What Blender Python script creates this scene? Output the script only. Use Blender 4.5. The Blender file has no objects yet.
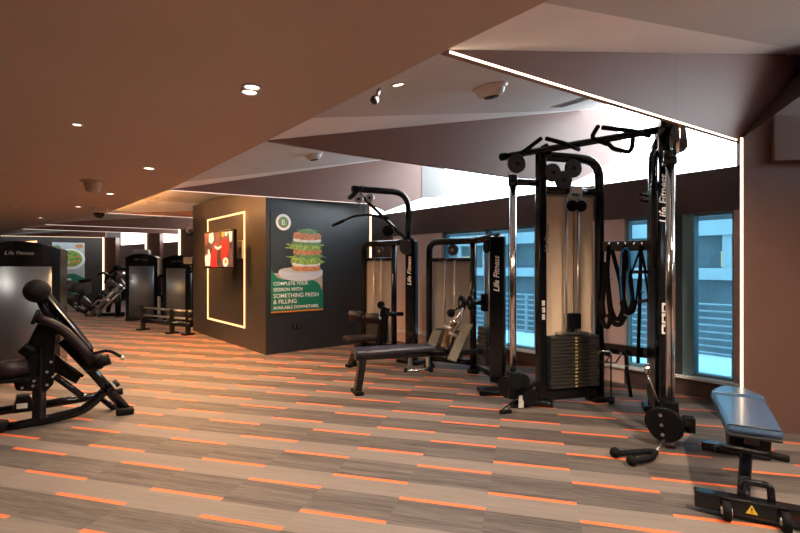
import bpy, bmesh, math, random
from mathutils import Matrix, Vector
random.seed(7)
SC = bpy.context.scene
COL = SC.collection
R = math.radians

# ------------------------------------------------------------------ camera frame (x = towards window wall, y = along it)
F, H, HY, YAW = 475.0, 1.32, 266.5, R(40.1)
cs, sn = math.cos(YAW), math.sin(YAW)
def W(X, Y, z=0.0):                      # camera-right / camera-forward metres -> room
    return Vector((cs*X + sn*Y, -sn*X + cs*Y, z))
def ray(px, py):
    r = (px-400)/F
    return Vector((cs*r + sn, -sn*r + cs, (HY-py)/F))
def on_z(px, py, z):
    d = ray(px, py); t = (z-H)/d.z
    return Vector((d.x*t, d.y*t, z))
def on_x(px, py, x):
    d = ray(px, py); t = x/d.x
    return Vector((x, d.y*t, H+d.z*t))
def on_y(px, py, y):
    d = ray(px, py); t = y/d.y
    return Vector((d.x*t, y, H+d.z*t))
def on_p(px, py, p0, dr, off=0.0):       # vertical plane through p0 (x,y) along dr, shifted off along its normal
    d = ray(px, py); n = Vector((-dr[1], dr[0])).normalized()
    t = (n.x*p0[0] + n.y*p0[1] + off)/(n.x*d.x + n.y*d.y)
    return Vector((d.x*t, d.y*t, H+d.z*t))
def at_Y(px, py, Y):
    return W((px-400)/F*Y, Y, H+(HY-py)/F*Y)

# ------------------------------------------------------------------ materials
def new_mat(name):
    m = bpy.data.materials.new(name); m.use_nodes = True
    nt = m.node_tree
    return m, nt, nt.nodes['Principled BSDF']
def lin(c):
    return tuple(((v/255)/12.92 if v/255 <= .04045 else ((v/255+.055)/1.055)**2.4) for v in c)
def paint(name, col, rough=.5, metal=0.0, var=.08, scale=6.0, bump=0.0, spec=.5, stretch=None, coat=0.0):
    m, nt, b = new_mat(name)
    tc = nt.nodes.new('ShaderNodeTexCoord'); nz = nt.nodes.new('ShaderNodeTexNoise')
    mp = nt.nodes.new('ShaderNodeMapping')
    if stretch: mp.inputs['Scale'].default_value = stretch
    nt.links.new(tc.outputs['Object'], mp.inputs['Vector']); nt.links.new(mp.outputs['Vector'], nz.inputs['Vector'])
    nz.inputs['Scale'].default_value = scale; nz.inputs['Detail'].default_value = 4
    rp = nt.nodes.new('ShaderNodeValToRGB')
    lo = [max(0, v*(1-var)) for v in col]; hi = [min(1, v*(1+var)) for v in col]
    rp.color_ramp.elements[0].position = .3; rp.color_ramp.elements[1].position = .7
    rp.color_ramp.elements[0].color = (*lo, 1); rp.color_ramp.elements[1].color = (*hi, 1)
    nt.links.new(nz.outputs['Fac'], rp.inputs['Fac']); nt.links.new(rp.outputs['Color'], b.inputs['Base Color'])
    b.inputs['Roughness'].default_value = rough; b.inputs['Metallic'].default_value = metal
    b.inputs['Specular IOR Level'].default_value = spec
    b.inputs['Coat Weight'].default_value = coat
    if bump:
        bp = nt.nodes.new('ShaderNodeBump'); bp.inputs['Strength'].default_value = bump; bp.inputs['Distance'].default_value = .004
        nt.links.new(nz.outputs['Fac'], bp.inputs['Height']); nt.links.new(bp.outputs['Normal'], b.inputs['Normal'])
    return m
def glow(name, col, strength):
    m, nt, b = new_mat(name)
    b.inputs['Base Color'].default_value = (*[min(1, c*.6) for c in col], 1)
    b.inputs['Emission Color'].default_value = (*col, 1); b.inputs['Emission Strength'].default_value = strength
    return m
class Nodes:
    def __init__(s, nt): s.nt = nt
    def m(s, op, a, b=None, c=None):
        n = s.nt.nodes.new('ShaderNodeMath'); n.operation = op
        for i, v in enumerate((a, b, c)):
            if v is None: continue
            if isinstance(v, (int, float)): n.inputs[i].default_value = v
            else: s.nt.links.new(v, n.inputs[i])
        return n.outputs[0]
    def mix(s, f, a, b):
        n = s.nt.nodes.new('ShaderNodeMix'); n.data_type = 'RGBA'
        for k, v in ((0, f), (6, a), (7, b)):
            if isinstance(v, (int, float)): n.inputs[k].default_value = v
            elif isinstance(v, tuple): n.inputs[k].default_value = (*v, 1)
            else: s.nt.links.new(v, n.inputs[k])
        return n.outputs[2]

def carpet():
    m, nt, b = new_mat('carpet_tiles'); N = Nodes(nt)
    g = nt.nodes.new('ShaderNodeNewGeometry'); sx = nt.nodes.new('ShaderNodeSeparateXYZ')
    nt.links.new(g.outputs['Position'], sx.inputs[0]); x, y = sx.outputs[0], sx.outputs[1]
    a = R(35.0); sa, ca = math.sin(a), math.cos(a)
    p = N.m('SUBTRACT', N.m('MULTIPLY', x, sa), N.m('MULTIPLY', y, ca))
    q = N.m('ADD', N.m('MULTIPLY', x, ca), N.m('MULTIPLY', y, sa))
    col = N.m('FLOOR', N.m('DIVIDE', N.m('ADD', p, .70), .485))
    par = N.m('FLOORED_MODULO', col, 2.0)
    fq = N.m('FLOORED_MODULO', N.m('SUBTRACT', q, .30), .46)
    row = N.m('FLOOR', N.m('DIVIDE', N.m('SUBTRACT', q, .30), .46))
    def wn(u, v, w):
        n = nt.nodes.new('ShaderNodeTexWhiteNoise'); n.noise_dimensions = '3D'
        cb = nt.nodes.new('ShaderNodeCombineXYZ')
        for i, k in enumerate((u, v, w)):
            if isinstance(k, (int, float)): cb.inputs[i].default_value = k
            else: nt.links.new(k, cb.inputs[i])
        nt.links.new(cb.outputs[0], n.inputs['Vector']); return n.outputs['Value']
    jit = N.m('MULTIPLY', N.m('SUBTRACT', wn(col, row, 3.0), .5), .05)
    def band(v, lo, hi):
        return N.m('MULTIPLY', N.m('GREATER_THAN', v, lo), N.m('LESS_THAN', v, hi))
    oe = band(fq, .004, .034); oo = band(fq, .193, .223)
    orange = N.m('ADD', N.m('MULTIPLY', oe, N.m('SUBTRACT', 1.0, par)), N.m('MULTIPLY', oo, par))
    lt_e = N.m('MULTIPLY', band(N.m('ADD', fq, jit), -1.0, .205), N.m('GREATER_THAN', fq, .02))
    lt_o = N.m('MULTIPLY', band(N.m('ADD', fq, jit), .02, 9.0), N.m('LESS_THAN', fq, .21))
    light = N.m('ADD', N.m('MULTIPLY', lt_e, N.m('SUBTRACT', 1.0, par)), N.m('MULTIPLY', lt_o, par))
    # yarn streaks along the tile
    def streak(sp, sq, det):
        n = nt.nodes.new('ShaderNodeTexNoise'); n.inputs['Scale'].default_value = 1; n.inputs['Detail'].default_value = det
        cb = nt.nodes.new('ShaderNodeCombineXYZ')
        nt.links.new(N.m('ADD', N.m('MULTIPLY', p, sp), N.m('MULTIPLY', col, 7.3)), cb.inputs[0])
        nt.links.new(N.m('MULTIPLY', q, sq), cb.inputs[1]); nt.links.new(cb.outputs[0], n.inputs['Vector'])
        return n.outputs['Fac']
    s1 = streak(3.0, 60.0, 3); s2 = streak(10.0, 210.0, 2)
    bandn = wn(col, N.m('FLOOR', N.m('DIVIDE', q, .046)), 1.0)
    t = N.m('ADD', N.m('ADD', N.m('MULTIPLY', s1, .75), N.m('MULTIPLY', s2, .45)), N.m('MULTIPLY', bandn, .20))
    t = N.m('ADD', N.m('MULTIPLY', N.m('SUBTRACT', t, .69), 1.8), .45)
    cl = nt.nodes.new('ShaderNodeClamp'); nt.links.new(t, cl.inputs[0]); t = cl.outputs[0]
    dark = N.mix(t, (.030, .0245, .022), (.145, .119, .104))
    lite = N.mix(t, (.135, .110, .094), (.195, .162, .140))
    c = N.mix(light, dark, lite)
    c = N.mix(orange, c, N.mix(s2, (.68, .115, .030), (.82, .165, .05)))
    nt.links.new(c, b.inputs['Base Color']); b.inputs['Roughness'].default_value = .62
    b.inputs['Specular IOR Level'].default_value = .35
    bp = nt.nodes.new('ShaderNodeBump'); bp.inputs['Strength'].default_value = .25; bp.inputs['Distance'].default_value = .003
    nt.links.new(s2, bp.inputs['Height']); nt.links.new(bp.outputs['Normal'], b.inputs['Normal'])
    return m

def window_glass():
    m, nt, b = new_mat('tinted_window_glass'); nt.nodes.remove(b)
    out = nt.nodes['Material Output']
    tr = nt.nodes.new('ShaderNodeBsdfTransparent'); tr.inputs[0].default_value = (.50, .74, .84, 1)
    gl = nt.nodes.new('ShaderNodeBsdfGlossy'); gl.inputs['Roughness'].default_value = .03
    fr = nt.nodes.new('ShaderNodeFresnel'); fr.inputs[0].default_value = 1.35
    mx = nt.nodes.new('ShaderNodeMixShader')
    nt.links.new(fr.outputs[0], mx.inputs[0]); nt.links.new(tr.outputs[0], mx.inputs[1]); nt.links.new(gl.outputs[0], mx.inputs[2])
    nt.links.new(mx.outputs[0], out.inputs[0])
    return m

M = dict(
    carpet=carpet(),
    soffit=paint('brown_soffit_paint', (.45, .37, .325), .55, var=.03, scale=1.5),
    fin=paint('cocoa_fin_paint', (.195, .103, .084), .5, var=.03, scale=1.5),
    white_and_lit_ceiling=paint('white_and_lit_plaster', (.78, .78, .79), .7, var=.03, scale=2),
    grey_and_shaded_ceiling=paint('grey_and_shaded_plaster', (.49, .485, .485), .7, var=.03, scale=2),
    wall=paint('cocoa_wall_paint', (.105, .055, .043), .45, var=.04, scale=2),
    band=paint('dark_cocoa_panel', (.085, .053, .050), .4, var=.05, scale=3),
    pillar=paint('rose_plaster', (.70, .51, .47), .5, var=.05, scale=3),
    taupe=paint('dark_taupe_laminate', (.029, .025, .021), .38, var=.10, scale=2.5),
    slate=paint('slate_blue_laminate', (.019, .023, .027), .40, var=.08, scale=2.5),
    endwall=paint('dark_umber_paint', (.032, .024, .021), .5, var=.06, scale=2),
    black=paint('black_powder_coat', (.0045, .0047, .0055), .30, var=.2, scale=30, spec=.14),
    satin=paint('satin_black_steel', (.005, .0055, .007), .16, var=.15, scale=20, spec=.42),
    rubber=paint('black_rubber', (.005, .005, .005), .7, var=.25, scale=60, bump=.2, spec=.12),
    knurl=paint('dark_grey_composite', (.035, .034, .036), .6, var=.35, scale=45, bump=.4),
    chrome=paint('chromed_steel', (.75, .74, .73), .12, metal=1, var=.03, scale=8),
    steel=paint('brushed_steel', (.55, .54, .53), .32, metal=1, var=.08, scale=8),
    silver=paint('silver_shroud_lacquer', (.155, .19, .235), .46, metal=.7, var=.05, scale=5, stretch=(1, 1, .1)),
    cream=paint('cream_shroud_panel', (.80, .62, .44), .4, var=.03, scale=3),
    greypanel=paint('beige_grey_shroud_panel', (.29, .26, .235), .4, var=.04, scale=3),
    plate=paint('dark_iron_plate', (.022, .019, .016), .5, var=.2, scale=18),
    vinyl=paint('black_vinyl_blue_sheen', (.035, .075, .14), .24, var=.15, scale=40, bump=.05, coat=.2),  # blue of the window reflection put into the base colour
    darkvinyl=paint('maroon_black_vinyl', (.013, .006, .0075), .42, var=.15, scale=40, bump=.05, spec=.25),
    padedge=paint('graphite_vinyl_side', (.035, .037, .042), .5, var=.15, scale=40),
    olive=paint('ribbed_olive_footplate', (.11, .095, .062), .55, var=.25, scale=40, bump=.3),
    letter=paint('white_lettering', (.85, .85, .83), .5, var=.02),
    greyletter=paint('grey_lettering', (.22, .22, .22), .5, var=.02),
    label=paint('white_placard', (.55, .55, .53), .5, var=.1, scale=50),
    yellow=paint('yellow_warning_sticker', (.85, .55, .04), .5, var=.05),
    amber=paint('amber_numbers', (.50, .36, .12), .5, var=.2, scale=80),
    fixture=paint('white_fixture_plastic', (.50, .49, .48), .4, var=.03),
    beige=paint('beige_detector_plastic', (.42, .31, .24), .5, var=.03),
    teal_frame=paint('teal_aluminium_frame', (.20, .34, .38), .35, metal=.3, var=.05),
    dark_frame=paint('dark_aluminium_frame', (.045, .055, .062), .4, metal=.3, var=.08),
    sill=paint('pale_sill', (.80, .84, .85), .4, var=.05),
    glass=window_glass(),
    strap=paint('black_webbing', (.008, .008, .009), .8, var=.3, scale=70, spec=.12),
    brown_strap=paint('brown_black_webbing', (.014, .011, .010), .8, var=.3, scale=70, spec=.1),
    blueband=paint('blue_latex_tube', (.03, .36, .85), .4, var=.1),
    concrete=paint('pale_concrete_outside', (.42, .44, .45), .8, var=.12, scale=.8),
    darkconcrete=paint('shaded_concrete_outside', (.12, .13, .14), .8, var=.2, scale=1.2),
    pavement=paint('pale_pavement', (.75, .77, .77), .8, var=.06, scale=1.5),
    rail=paint('grey_rail_outside', (.30, .33, .35), .5, var=.1),
    tealpanel=paint('teal_board_outside', (.10, .22, .26), .5, var=.1),
    cove=glow('hidden_fill_glow', (1.0, .43, .13), 150.0),
    led=glow('warm_led', (1.0, .74, .50), 4.0),
    led_amber=glow('amber_frame_led', (1.0, .50, .20), 1.7),
    indigo=paint('indigo_black_vinyl', (.020, .020, .036), .30, var=.15, scale=40, bump=.05, coat=.15),
    led_dim=glow('warm_led_cove', (1.0, .72, .46), 1.6),
    led_pink=glow('soft_led_cove', (1.0, .80, .70), .7),
    lens=glow('downlight_lens', (1.0, .80, .58), 5.0),
    sky_panel=glow('clerestory_daylight', (.84, .94, 1.0), 6.5),
    far_panel=glow('far_clerestory_daylight', (1.0, .92, .86), 3.0),
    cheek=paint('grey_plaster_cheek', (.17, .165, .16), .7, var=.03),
    shop=glow('lit_shop_window', (1.0, .50, .22), .55),
    poster_dark=paint('poster_charcoal', (.020, .030, .034), .4, var=.25, scale=2),
    poster_green=paint('poster_green', (.010, .165, .098), .4, var=.04),
    poster_pale=paint('poster_pale_grey', (.42, .46, .48), .4, var=.12, scale=5),
    poster_white=paint('poster_white', (.80, .82, .82), .4, var=.03),
    poster_bun=paint('poster_bun_crust', (.50, .205, .085), .4, var=.45, scale=26),
    poster_leaf=paint('poster_leaf', (.24, .38, .075), .4, var=.6, scale=22),
    poster_sprout=paint('poster_sprout', (.13, .27, .085), .4, var=.6, scale=40),
    poster_slice=paint('poster_white_slice', (.66, .66, .60), .4, var=.12, scale=12),
    poster_plate=paint('poster_plate_glaze', (.50, .55, .62), .35, var=.08, scale=5),
    poster_orange=paint('poster_orange_line', (.62, .20, .04), .4, var=.03),
    poster_wood=paint('poster_tabletop', (.40, .33, .27), .4, var=.2, scale=6),
)
def screen_mat(name, col, e=.9):
    return glow(name, tuple(v*.62 for v in col), e)
M['scr_red'] = screen_mat('screen_red', (.55, .012, .012)); M['scr_white'] = screen_mat('screen_white', (.60, .60, .53))
M['scr_dark'] = screen_mat('screen_dark', (.035, .022, .018)); M['scr_gold'] = screen_mat('screen_gold', (.50, .32, .03))
M['scr_skin'] = screen_mat('screen_brown', (.15, .045, .035)); M['scr_base'] = screen_mat('screen_shadow', (.075, .045, .035))

# ------------------------------------------------------------------ mesh builder
class MB:
    def __init__(s): s.v, s.f, s.sm = [], [], []
    def add(s, vs, fs, smooth=False, T=None):
        k = len(s.v)
        s.v += [(T @ Vector(p)) if T is not None else Vector(p) for p in vs]
        s.f += [tuple(i+k for i in f) for f in fs]; s.sm += [smooth]*len(fs)
        return s
    def box(s, lo, hi, T=None):
        (a, b, c), (d, e, f) = lo, hi
        return s.add([(a,b,c),(d,b,c),(d,e,c),(a,e,c),(a,b,f),(d,b,f),(d,e,f),(a,e,f)],
                     [(0,3,2,1),(4,5,6,7),(0,1,5,4),(1,2,6,5),(2,3,7,6),(3,0,4,7)], False, T)
    def cbox(s, c, d, T=None):
        return s.box([c[i]-d[i]/2 for i in range(3)], [c[i]+d[i]/2 for i in range(3)], T)
    def bar(s, p, q, w, t, up=(0,0,1)):         # rectangular bar from p to q; w sideways, t along up
        p, q, up = Vector(p), Vector(q), Vector(up); d = (q-p).normalized()
        sd = d.cross(up)
        if sd.length < 1e-4: sd = d.cross(Vector((1,0,0)))
        sd.normalize(); u2 = sd.cross(d).normalized()
        vs = []
        for b in (p, q):
            for i, j in ((-1,-1),(1,-1),(1,1),(-1,1)): vs.append(b + sd*(w/2*i) + u2*(t/2*j))
        return s.add(vs, [(0,1,2,3),(7,6,5,4),(0,4,5,1),(1,5,6,2),(2,6,7,3),(3,7,4,0)])
    def tube(s, pts, r, seg=12, fillet=0.0, closed=False):
        pts = [Vector(p) for p in pts]
        if fillet and len(pts) > 2: pts = rounded(pts, fillet, closed)
        n = len(pts); vs, fs = [], []
        nrm = None
        for i, p in enumerate(pts):
            if closed: d = (pts[(i+1) % n]-pts[i-1]).normalized()
            elif i == 0: d = (pts[1]-p).normalized()
            elif i == n-1: d = (p-pts[i-1]).normalized()
            else: d = ((pts[i+1]-p).normalized()+(p-pts[i-1]).normalized()).normalized()
            if nrm is None:
                nrm = d.cross(Vector((0,0,1)) if abs(d.z) < .9 else Vector((1,0,0))).normalized()
            else: nrm = (nrm - d*nrm.dot(d)).normalized()
            b = d.cross(nrm)
            rr = r[i] if isinstance(r, (list, tuple)) and len(r) == n else (r if not isinstance(r, (list, tuple)) else r[0])
            for k in range(seg):
                a = 2*math.pi*k/seg; vs.append(p + nrm*(rr*math.cos(a)) + b*(rr*math.sin(a)))
        m = n if closed else n-1
        for i in range(m):
            for k in range(seg):
                k2 = (k+1) % seg; j = (i+1) % n
                fs.append((i*seg+k, i*seg+k2, j*seg+k2, j*seg+k))
        s.add(vs, fs, True)
        if not closed:
            s.add(vs[:seg], [tuple(range(seg))[::-1]]); s.add(vs[-seg:], [tuple(range(seg))])
        return s
    def cyl(s, p, q, r, seg=24): return s.tube([p, q], r, seg)
    def disc(s, c, axis, r, t, seg=28):          # cylinder centred on c
        c, a = Vector(c), Vector(axis).normalized()
        return s.tube([c-a*t/2, c-a*t/2*.8, c+a*t/2*.8, c+a*t/2], [r*.94, r, r, r*.94], seg)
    def ball(s, c, r, seg=18, squash=(1,1,1)):
        c = Vector(c); vs, fs = [], []; rg = seg//2
        for i in range(rg+1):
            t = math.pi*i/rg
            for k in range(seg):
                a = 2*math.pi*k/seg
                vs.append(c + Vector((r*squash[0]*math.sin(t)*math.cos(a), r*squash[1]*math.sin(t)*math.sin(a), r*squash[2]*math.cos(t))))
        for i in range(rg):
            for k in range(seg):
                k2 = (k+1) % seg; fs.append((i*seg+k, (i+1)*seg+k, (i+1)*seg+k2, i*seg+k2))
        return s.add(vs, fs, True)
    def prism(s, poly, d, smooth=False):         # 3D polygon extruded by vector d
        poly = [Vector(p) for p in poly]; d = Vector(d); n = len(poly)
        s.add(poly + [p+d for p in poly], [tuple(range(n))[::-1], tuple(range(n, 2*n))])
        s.add(poly + [p+d for p in poly], [(i, (i+1) % n, n+(i+1) % n, n+i) for i in range(n)], smooth)
        return s
    def lathe(s, c, prof, seg=28, axis='z'):
        c = Vector(c); vs, fs = [], []; n = len(prof)
        for r, z in prof:
            for k in range(seg):
                a = 2*math.pi*k/seg; vs.append(c + Vector((r*math.cos(a), r*math.sin(a), z)))
        for i in range(n-1):
            for k in range(seg):
                k2 = (k+1) % seg; fs.append((i*seg+k, i*seg+k2, (i+1)*seg+k2, (i+1)*seg+k))
        return s.add(vs, fs, True)
    def build(s, name, mat, parent=None, bevel=0.0, label=None):
        off = world_loc(parent) if parent else Vector((0,0,0))
        if not parent and s.v:                   # top-level mesh: origin at its base
            lo = Vector([min(v[i] for v in s.v) for i in range(3)]); hi = Vector([max(v[i] for v in s.v) for i in range(3)])
            off = Vector(((lo.x+hi.x)/2, (lo.y+hi.y)/2, lo.z))
        me = bpy.data.meshes.new(name)
        me.from_pydata([tuple(v-off) for v in s.v], [], s.f); me.update()
        me.polygons.foreach_set('use_smooth', s.sm)
        bm = bmesh.new(); bm.from_mesh(me); bmesh.ops.remove_doubles(bm, verts=bm.verts, dist=1e-5)
        bmesh.ops.recalc_face_normals(bm, faces=bm.faces); bm.to_mesh(me); bm.free()
        me.materials.append(M[mat] if isinstance(mat, str) else mat)
        o = bpy.data.objects.new(name, me); COL.objects.link(o)
        if parent: o.parent = parent
        else: o.location = off
        if bevel:
            b = o.modifiers.new('bevel', 'BEVEL'); b.width = bevel; b.segments = 2; b.limit_method = 'ANGLE'; b.angle_limit = R(40)
        if label: o['label'] = label
        return o
def rounded(pts, r, closed=False, k=6):
    out = []; n = len(pts)
    for i, p in enumerate(pts):
        if not closed and i in (0, n-1): out.append(p); continue
        a, b = pts[i-1], pts[(i+1) % n]
        da, db = (a-p), (b-p)
        t = min(r, da.length*.48, db.length*.48)
        A, B = p+da.normalized()*t, p+db.normalized()*t
        for j in range(k+1):
            u = j/k; out.append(A*((1-u)**2) + p*(2*u*(1-u)) + B*(u*u))
    return out
def world_loc(o):
    l = Vector((0,0,0))
    while o: l += o.location; o = o.parent
    return l
def thing(name, label, cat, loc, group=None):
    o = bpy.data.objects.new(name, None); COL.objects.link(o); o.location = loc
    o.empty_display_size = .1
    o['label'] = label; o['category'] = cat
    if group: o['group'] = group
    return o
def tag(o, label, cat, group=None, kind=None):
    o['label'] = label; o['category'] = cat
    if group: o['group'] = group
    if kind: o['kind'] = kind
    return o
def struct(o): o['kind'] = 'structure'; return o
def frame(origin, ang):                          # local frame: x along ang (deg from room x)
    return Matrix.Translation(Vector(origin)) @ Matrix.Rotation(R(ang), 4, 'Z')
def copy_tree(o, parent=None):
    c = o.copy(); COL.objects.link(c)
    if parent: c.parent = parent
    for ch in list(o.children): copy_tree(ch, c)
    return c
def text(body, size, org, xd, yd, mat, parent, name='lettering', shear=0.0, bold=0.0, align='LEFT', extr=.0006, label=None):
    cu = bpy.data.curves.new('lettering', 'FONT'); cu.body = body; cu.size = size; cu.shear = shear
    cu.align_x = align; cu.extrude = extr; cu.offset = bold; cu.space_character = 1.08 if bold > .0018 else 1.0; cu.resolution_u = 3
    t = bpy.data.objects.new('lettering_source', cu); COL.objects.link(t)
    bpy.context.view_layer.update()
    dg = bpy.context.evaluated_depsgraph_get()
    me = bpy.data.meshes.new_from_object(t.evaluated_get(dg))
    bpy.data.objects.remove(t)
    xd, yd = Vector(xd).normalized(), Vector(yd).normalized(); zd = xd.cross(yd)
    off = Vector(org) - (world_loc(parent) if parent else Vector((0,0,0)))
    me.transform(Matrix.Translation(off) @ Matrix(((xd.x,yd.x,zd.x,0),(xd.y,yd.y,zd.y,0),(xd.z,yd.z,zd.z,0),(0,0,0,1))))
    me.materials.clear(); me.materials.append(M[mat])
    o = bpy.data.objects.new(name, me); COL.objects.link(o); o.parent = parent
    if label: o['label'] = label
    return o

# ================================================================== ROOM SHELL
up0 = Vector((0,0,1))
WX = 5.4                                          # window wall plane
EDGE = [(1.64,-3.5),(1.64,1.6),(1.69,3.7),(1.75,6.93),(1.58,10.7),(.84,14.6),(.47,16.7),(0.0,20.9),(0.0,21.1)]
def edge_x(y):
    for (x0,y0),(x1,y1) in zip(EDGE, EDGE[1:]):
        if y0 <= y <= y1: return x0+(x1-x0)*(y-y0)/(y1-y0)
    return EDGE[-1][0]
ZS = 2.36
m = MB(); m.box((-7,-3.5,-.1),(5.5,21.2,0)); struct(m.build('floor', 'carpet'))
m = MB(); m.prism([(-7,-3.5,ZS)]+[(x,y,ZS) for x,y in EDGE]+[(-7,21.1,ZS)], (0,0,.06)); struct(m.build('ceiling', 'soffit'))
m = MB(); m.box((-7.1,-3.5,0),(-7,21.2,2.5)); struct(m.build('wall_left', 'wall'))
m = MB(); m.box((-7.1,-3.6,0),(6.5,-3.5,3.8)); struct(m.build('wall_rear', 'wall'))
m = MB(); m.box((-7.1,21.1,0),(4.2,21.25,3.8)); struct(m.build('wall_far', 'endwall'))

# sloped plaster bays; fold light painted in as paler wedges and greyer bays
SL = .23
def s_z(x): return ZS + SL*(x-1.64)
FINS = [(-.62,-.44),(1.597,-.443),(3.686,-.518),(6.927,-.603),(10.7,-.35),(14.6,-.4),(16.7,-.3),(20.9,-1.1)]
def fin_dir(i):
    ty, dy = FINS[i]; return Vector((2.952, dy, 0)).normalized()
for i in range(len(FINS)):
    ty = FINS[i][0]; tip = Vector((edge_x(ty), ty, ZS)); d = fin_dir(i)
    cx = 6.33 if i == 0 else WX
    c = tip + d*((cx-tip.x)/d.x); c.z = s_z(cx)
    if i == 0:
        prev = Vector((1.64,-3.5,ZS)); pc = Vector((6.33,-3.5,s_z(6.33)))
    ext = tip + d*((6.3-tip.x)/d.x); ext.z = s_z(6.3)
    if i > 1: ext = c
    ya = max(ty-(.53 if i == 1 else .75), prev.y+.1); A = Vector((edge_x(ya), ya, ZS))
    if i == 4:
        prev = prev.copy(); prev.x -= .15; prev.z = 2.56; prev.y += .12; A.z = 2.56; A.x -= .15; c = c.copy(); c.z = 2.68; ext = c; pc = pc.copy(); pc.z = 2.68; pc.y += .12
    mm = MB(); mm.prism([prev, A, ext, pc], (0,0,.03)); struct(mm.build('ceiling_bay', 'grey_and_shaded_ceiling'))
    mw = MB(); mw.prism([A, tip, ext], (0,0,.03)); struct(mw.build('ceiling_wedge', 'white_and_lit_ceiling'))
    prev, pc = tip, (c if i != 0 else Vector((6.33, c.y, s_z(6.33))))
    if i == 1: pc = tip + d*((WX-tip.x)/d.x); pc.z = s_z(WX)
# cove over the clerestory
m = MB(); m.box((WX,-3.5,s_z(WX)),(WX+.05,21.1,3.75)); m.box((WX,-3.5,3.75),(6.5,21.1,3.8)); struct(m.build('ceiling_cove', 'white_and_lit_ceiling'))
m = MB(); m.box((6.33,-3.5,2.2),(6.40,13.0,3.75)); struct(m.build('window_3', 'sky_panel'))

# ---- window wall: curb, band, pillars
m = MB(); m.box((WX,.3,0),(WX+.16,6.6,.175)); struct(m.build('wall_curb', 'band'))
m = MB(); m.box((WX-.05,.3,.175),(WX+.2,6.6,.20)); struct(m.build('trim_1', 'sill'))
m = MB(); m.box((WX-.02,.3,1.86),(6.33,9.0,2.28)); struct(m.build('trim_2', 'band'))
m = MB(); m.box((WX,-3.5,.2),(WX+.16,1.36,1.86)); m.box((WX,-3.5,0),(WX+.16,.3,.2)); m.box((WX,-3.5,1.86),(6.33,.3,2.28)); struct(m.build('wall_right', 'wall'))
m = MB(); m.box((WX-.01,1.36,.2),(WX+.16,1.425,1.86)); struct(m.build('trim_3', 'pillar'))
m = MB(); m.box((WX-.01,2.475,.2),(WX+.16,2.86,1.86)); m.box((WX-.01,2.475,0),(WX+.01-.0,2.86,.2)); struct(m.build('wall_pillar', 'pillar'))
m = MB(); m.box((WX-.01,3.56,.2),(WX+.16,3.65,1.86)); struct(m.build('trim_4', 'grey_and_shaded_ceiling'))
m = MB(); m.box((WX-.01,5.37,0),(WX+.16,6.6,1.86)); struct(m.build('wall_pillar', 'pillar'))
def window(n, y0, y1, mull=()):
    g = MB(); g.box((WX+.09,y0,.2),(WX+.10,y1,1.86)); w = struct(g.build('window_%d' % n, 'glass'))
    fr = MB(); t = .028
    fr.box((WX+.05,y0,.2),(WX+.14,y0+t,1.86)); fr.box((WX+.05,y1-t,.2),(WX+.14,y1,1.86))
    fr.box((WX+.05,y0,.2),(WX+.14,y1,.2+t)); fr.box((WX+.05,y0,1.86-t),(WX+.14,y1,1.86))
    struct(fr.build('window_frame', 'teal_frame', w))
    return w
w1 = window(1, 1.425, 2.475)
f1 = MB(); f1.box((WX+.01,1.775,.2),(WX+.15,1.88,1.86)); struct(f1.build('mullion', 'teal_frame', w1))
f1 = MB(); f1.box((WX-.0,1.88,.2),(WX+.15,2.03,1.86)); struct(f1.build('mullion_cover', 'dark_frame', w1))
w2 = window(2, 3.65, 5.37)
f2 = MB(); f2.box((WX+.05,4.47,.2),(WX+.14,4.53,1.86)); struct(f2.build('mullion', 'teal_frame', w2))
window(4, 2.86, 3.56)

# ---- right-hand portal leg (folded wall), bulkhead
Lx, Ly = 4.498, 1.128
fd = Vector((cs,-sn,0)); L0 = Vector((Lx,Ly,0)); ZL = 2.337
def leg_z(t): return ZL + .754*t
rr = L0 + fd*1.75
m = MB()
j = Vector((WX,1.36,0)); far = Vector((6.0,.9,0))
tz = 1.75
m.add([L0, rr, rr+Vector((0,0,3.62)), L0+Vector((0,0,ZL)), j, j+Vector((0,0,ZL)), Vector((6.2,.88,3.55))],
      [(0,1,2,3),(0,3,5,4),(3,2,6),(3,6,5),(1,4,5,6,2),(0,4,1)])
struct(m.build('wall_leg', 'wall'))
P = lambda X,Y,z: W(X,Y,z)
m = MB(); m.prism([P(2.93,3.745,2.15),P(2.925,3.71,2.15),P(4.6,3.6,2.15),P(4.6,3.745,2.15)], (0,0,.35)); struct(m.build('trim_5', 'wall'))

m = MB(); m.box((WX+.02,1.36,2.28),(6.33,1.41,3.42)); struct(m.build('trim_8', 'white_and_lit_ceiling'))
# ---- fins
def fin(poly_d, i, mat='fin', th=.06):
    """poly_d: list of (distance along fin from tip, z)"""
    ty = FINS[i][0]; tip = Vector((edge_x(ty), ty, 0)); d = fin_dir(i); n = Vector((-d.y, d.x, 0))
    mm = MB(); mm.prism([tip+d*s+Vector((0,0,z)) for s,z in poly_d], n*th)
    return struct(mm.build('ceiling_fin', mat)), tip, d, n
def ax(x, i): return (x-edge_x(FINS[i][0]))/fin_dir(i).x
top = lambda x: s_z(x)+.02
fin([(0,ZS),(ax(4.6,0),ZS),(ax(4.6,0),top(4.6))], 0)
fin([(0,ZS),(ax(4.53,1),ZL),(ax(6.33,1),ZL),(ax(6.33,1),top(6.33)),(ax(5.4,1),top(5.4))], 1)
fin([(0,ZS),(ax(2.41,2),2.335),(ax(4.3,2),2.31),(ax(5.36,2),2.36),(ax(5.82,2),2.554),(ax(6.234,2),2.786),(ax(6.234,2),3.017),(ax(5.82,2),3.301),(ax(5.4,2),top(5.4))], 2)
fin([(0,ZS),(ax(4.687,3),2.36),(ax(4.98,3),2.25),(ax(5.672,3),2.524),(ax(5.672,3),3.086),(ax(5.4,3),top(5.4))], 3)
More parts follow.
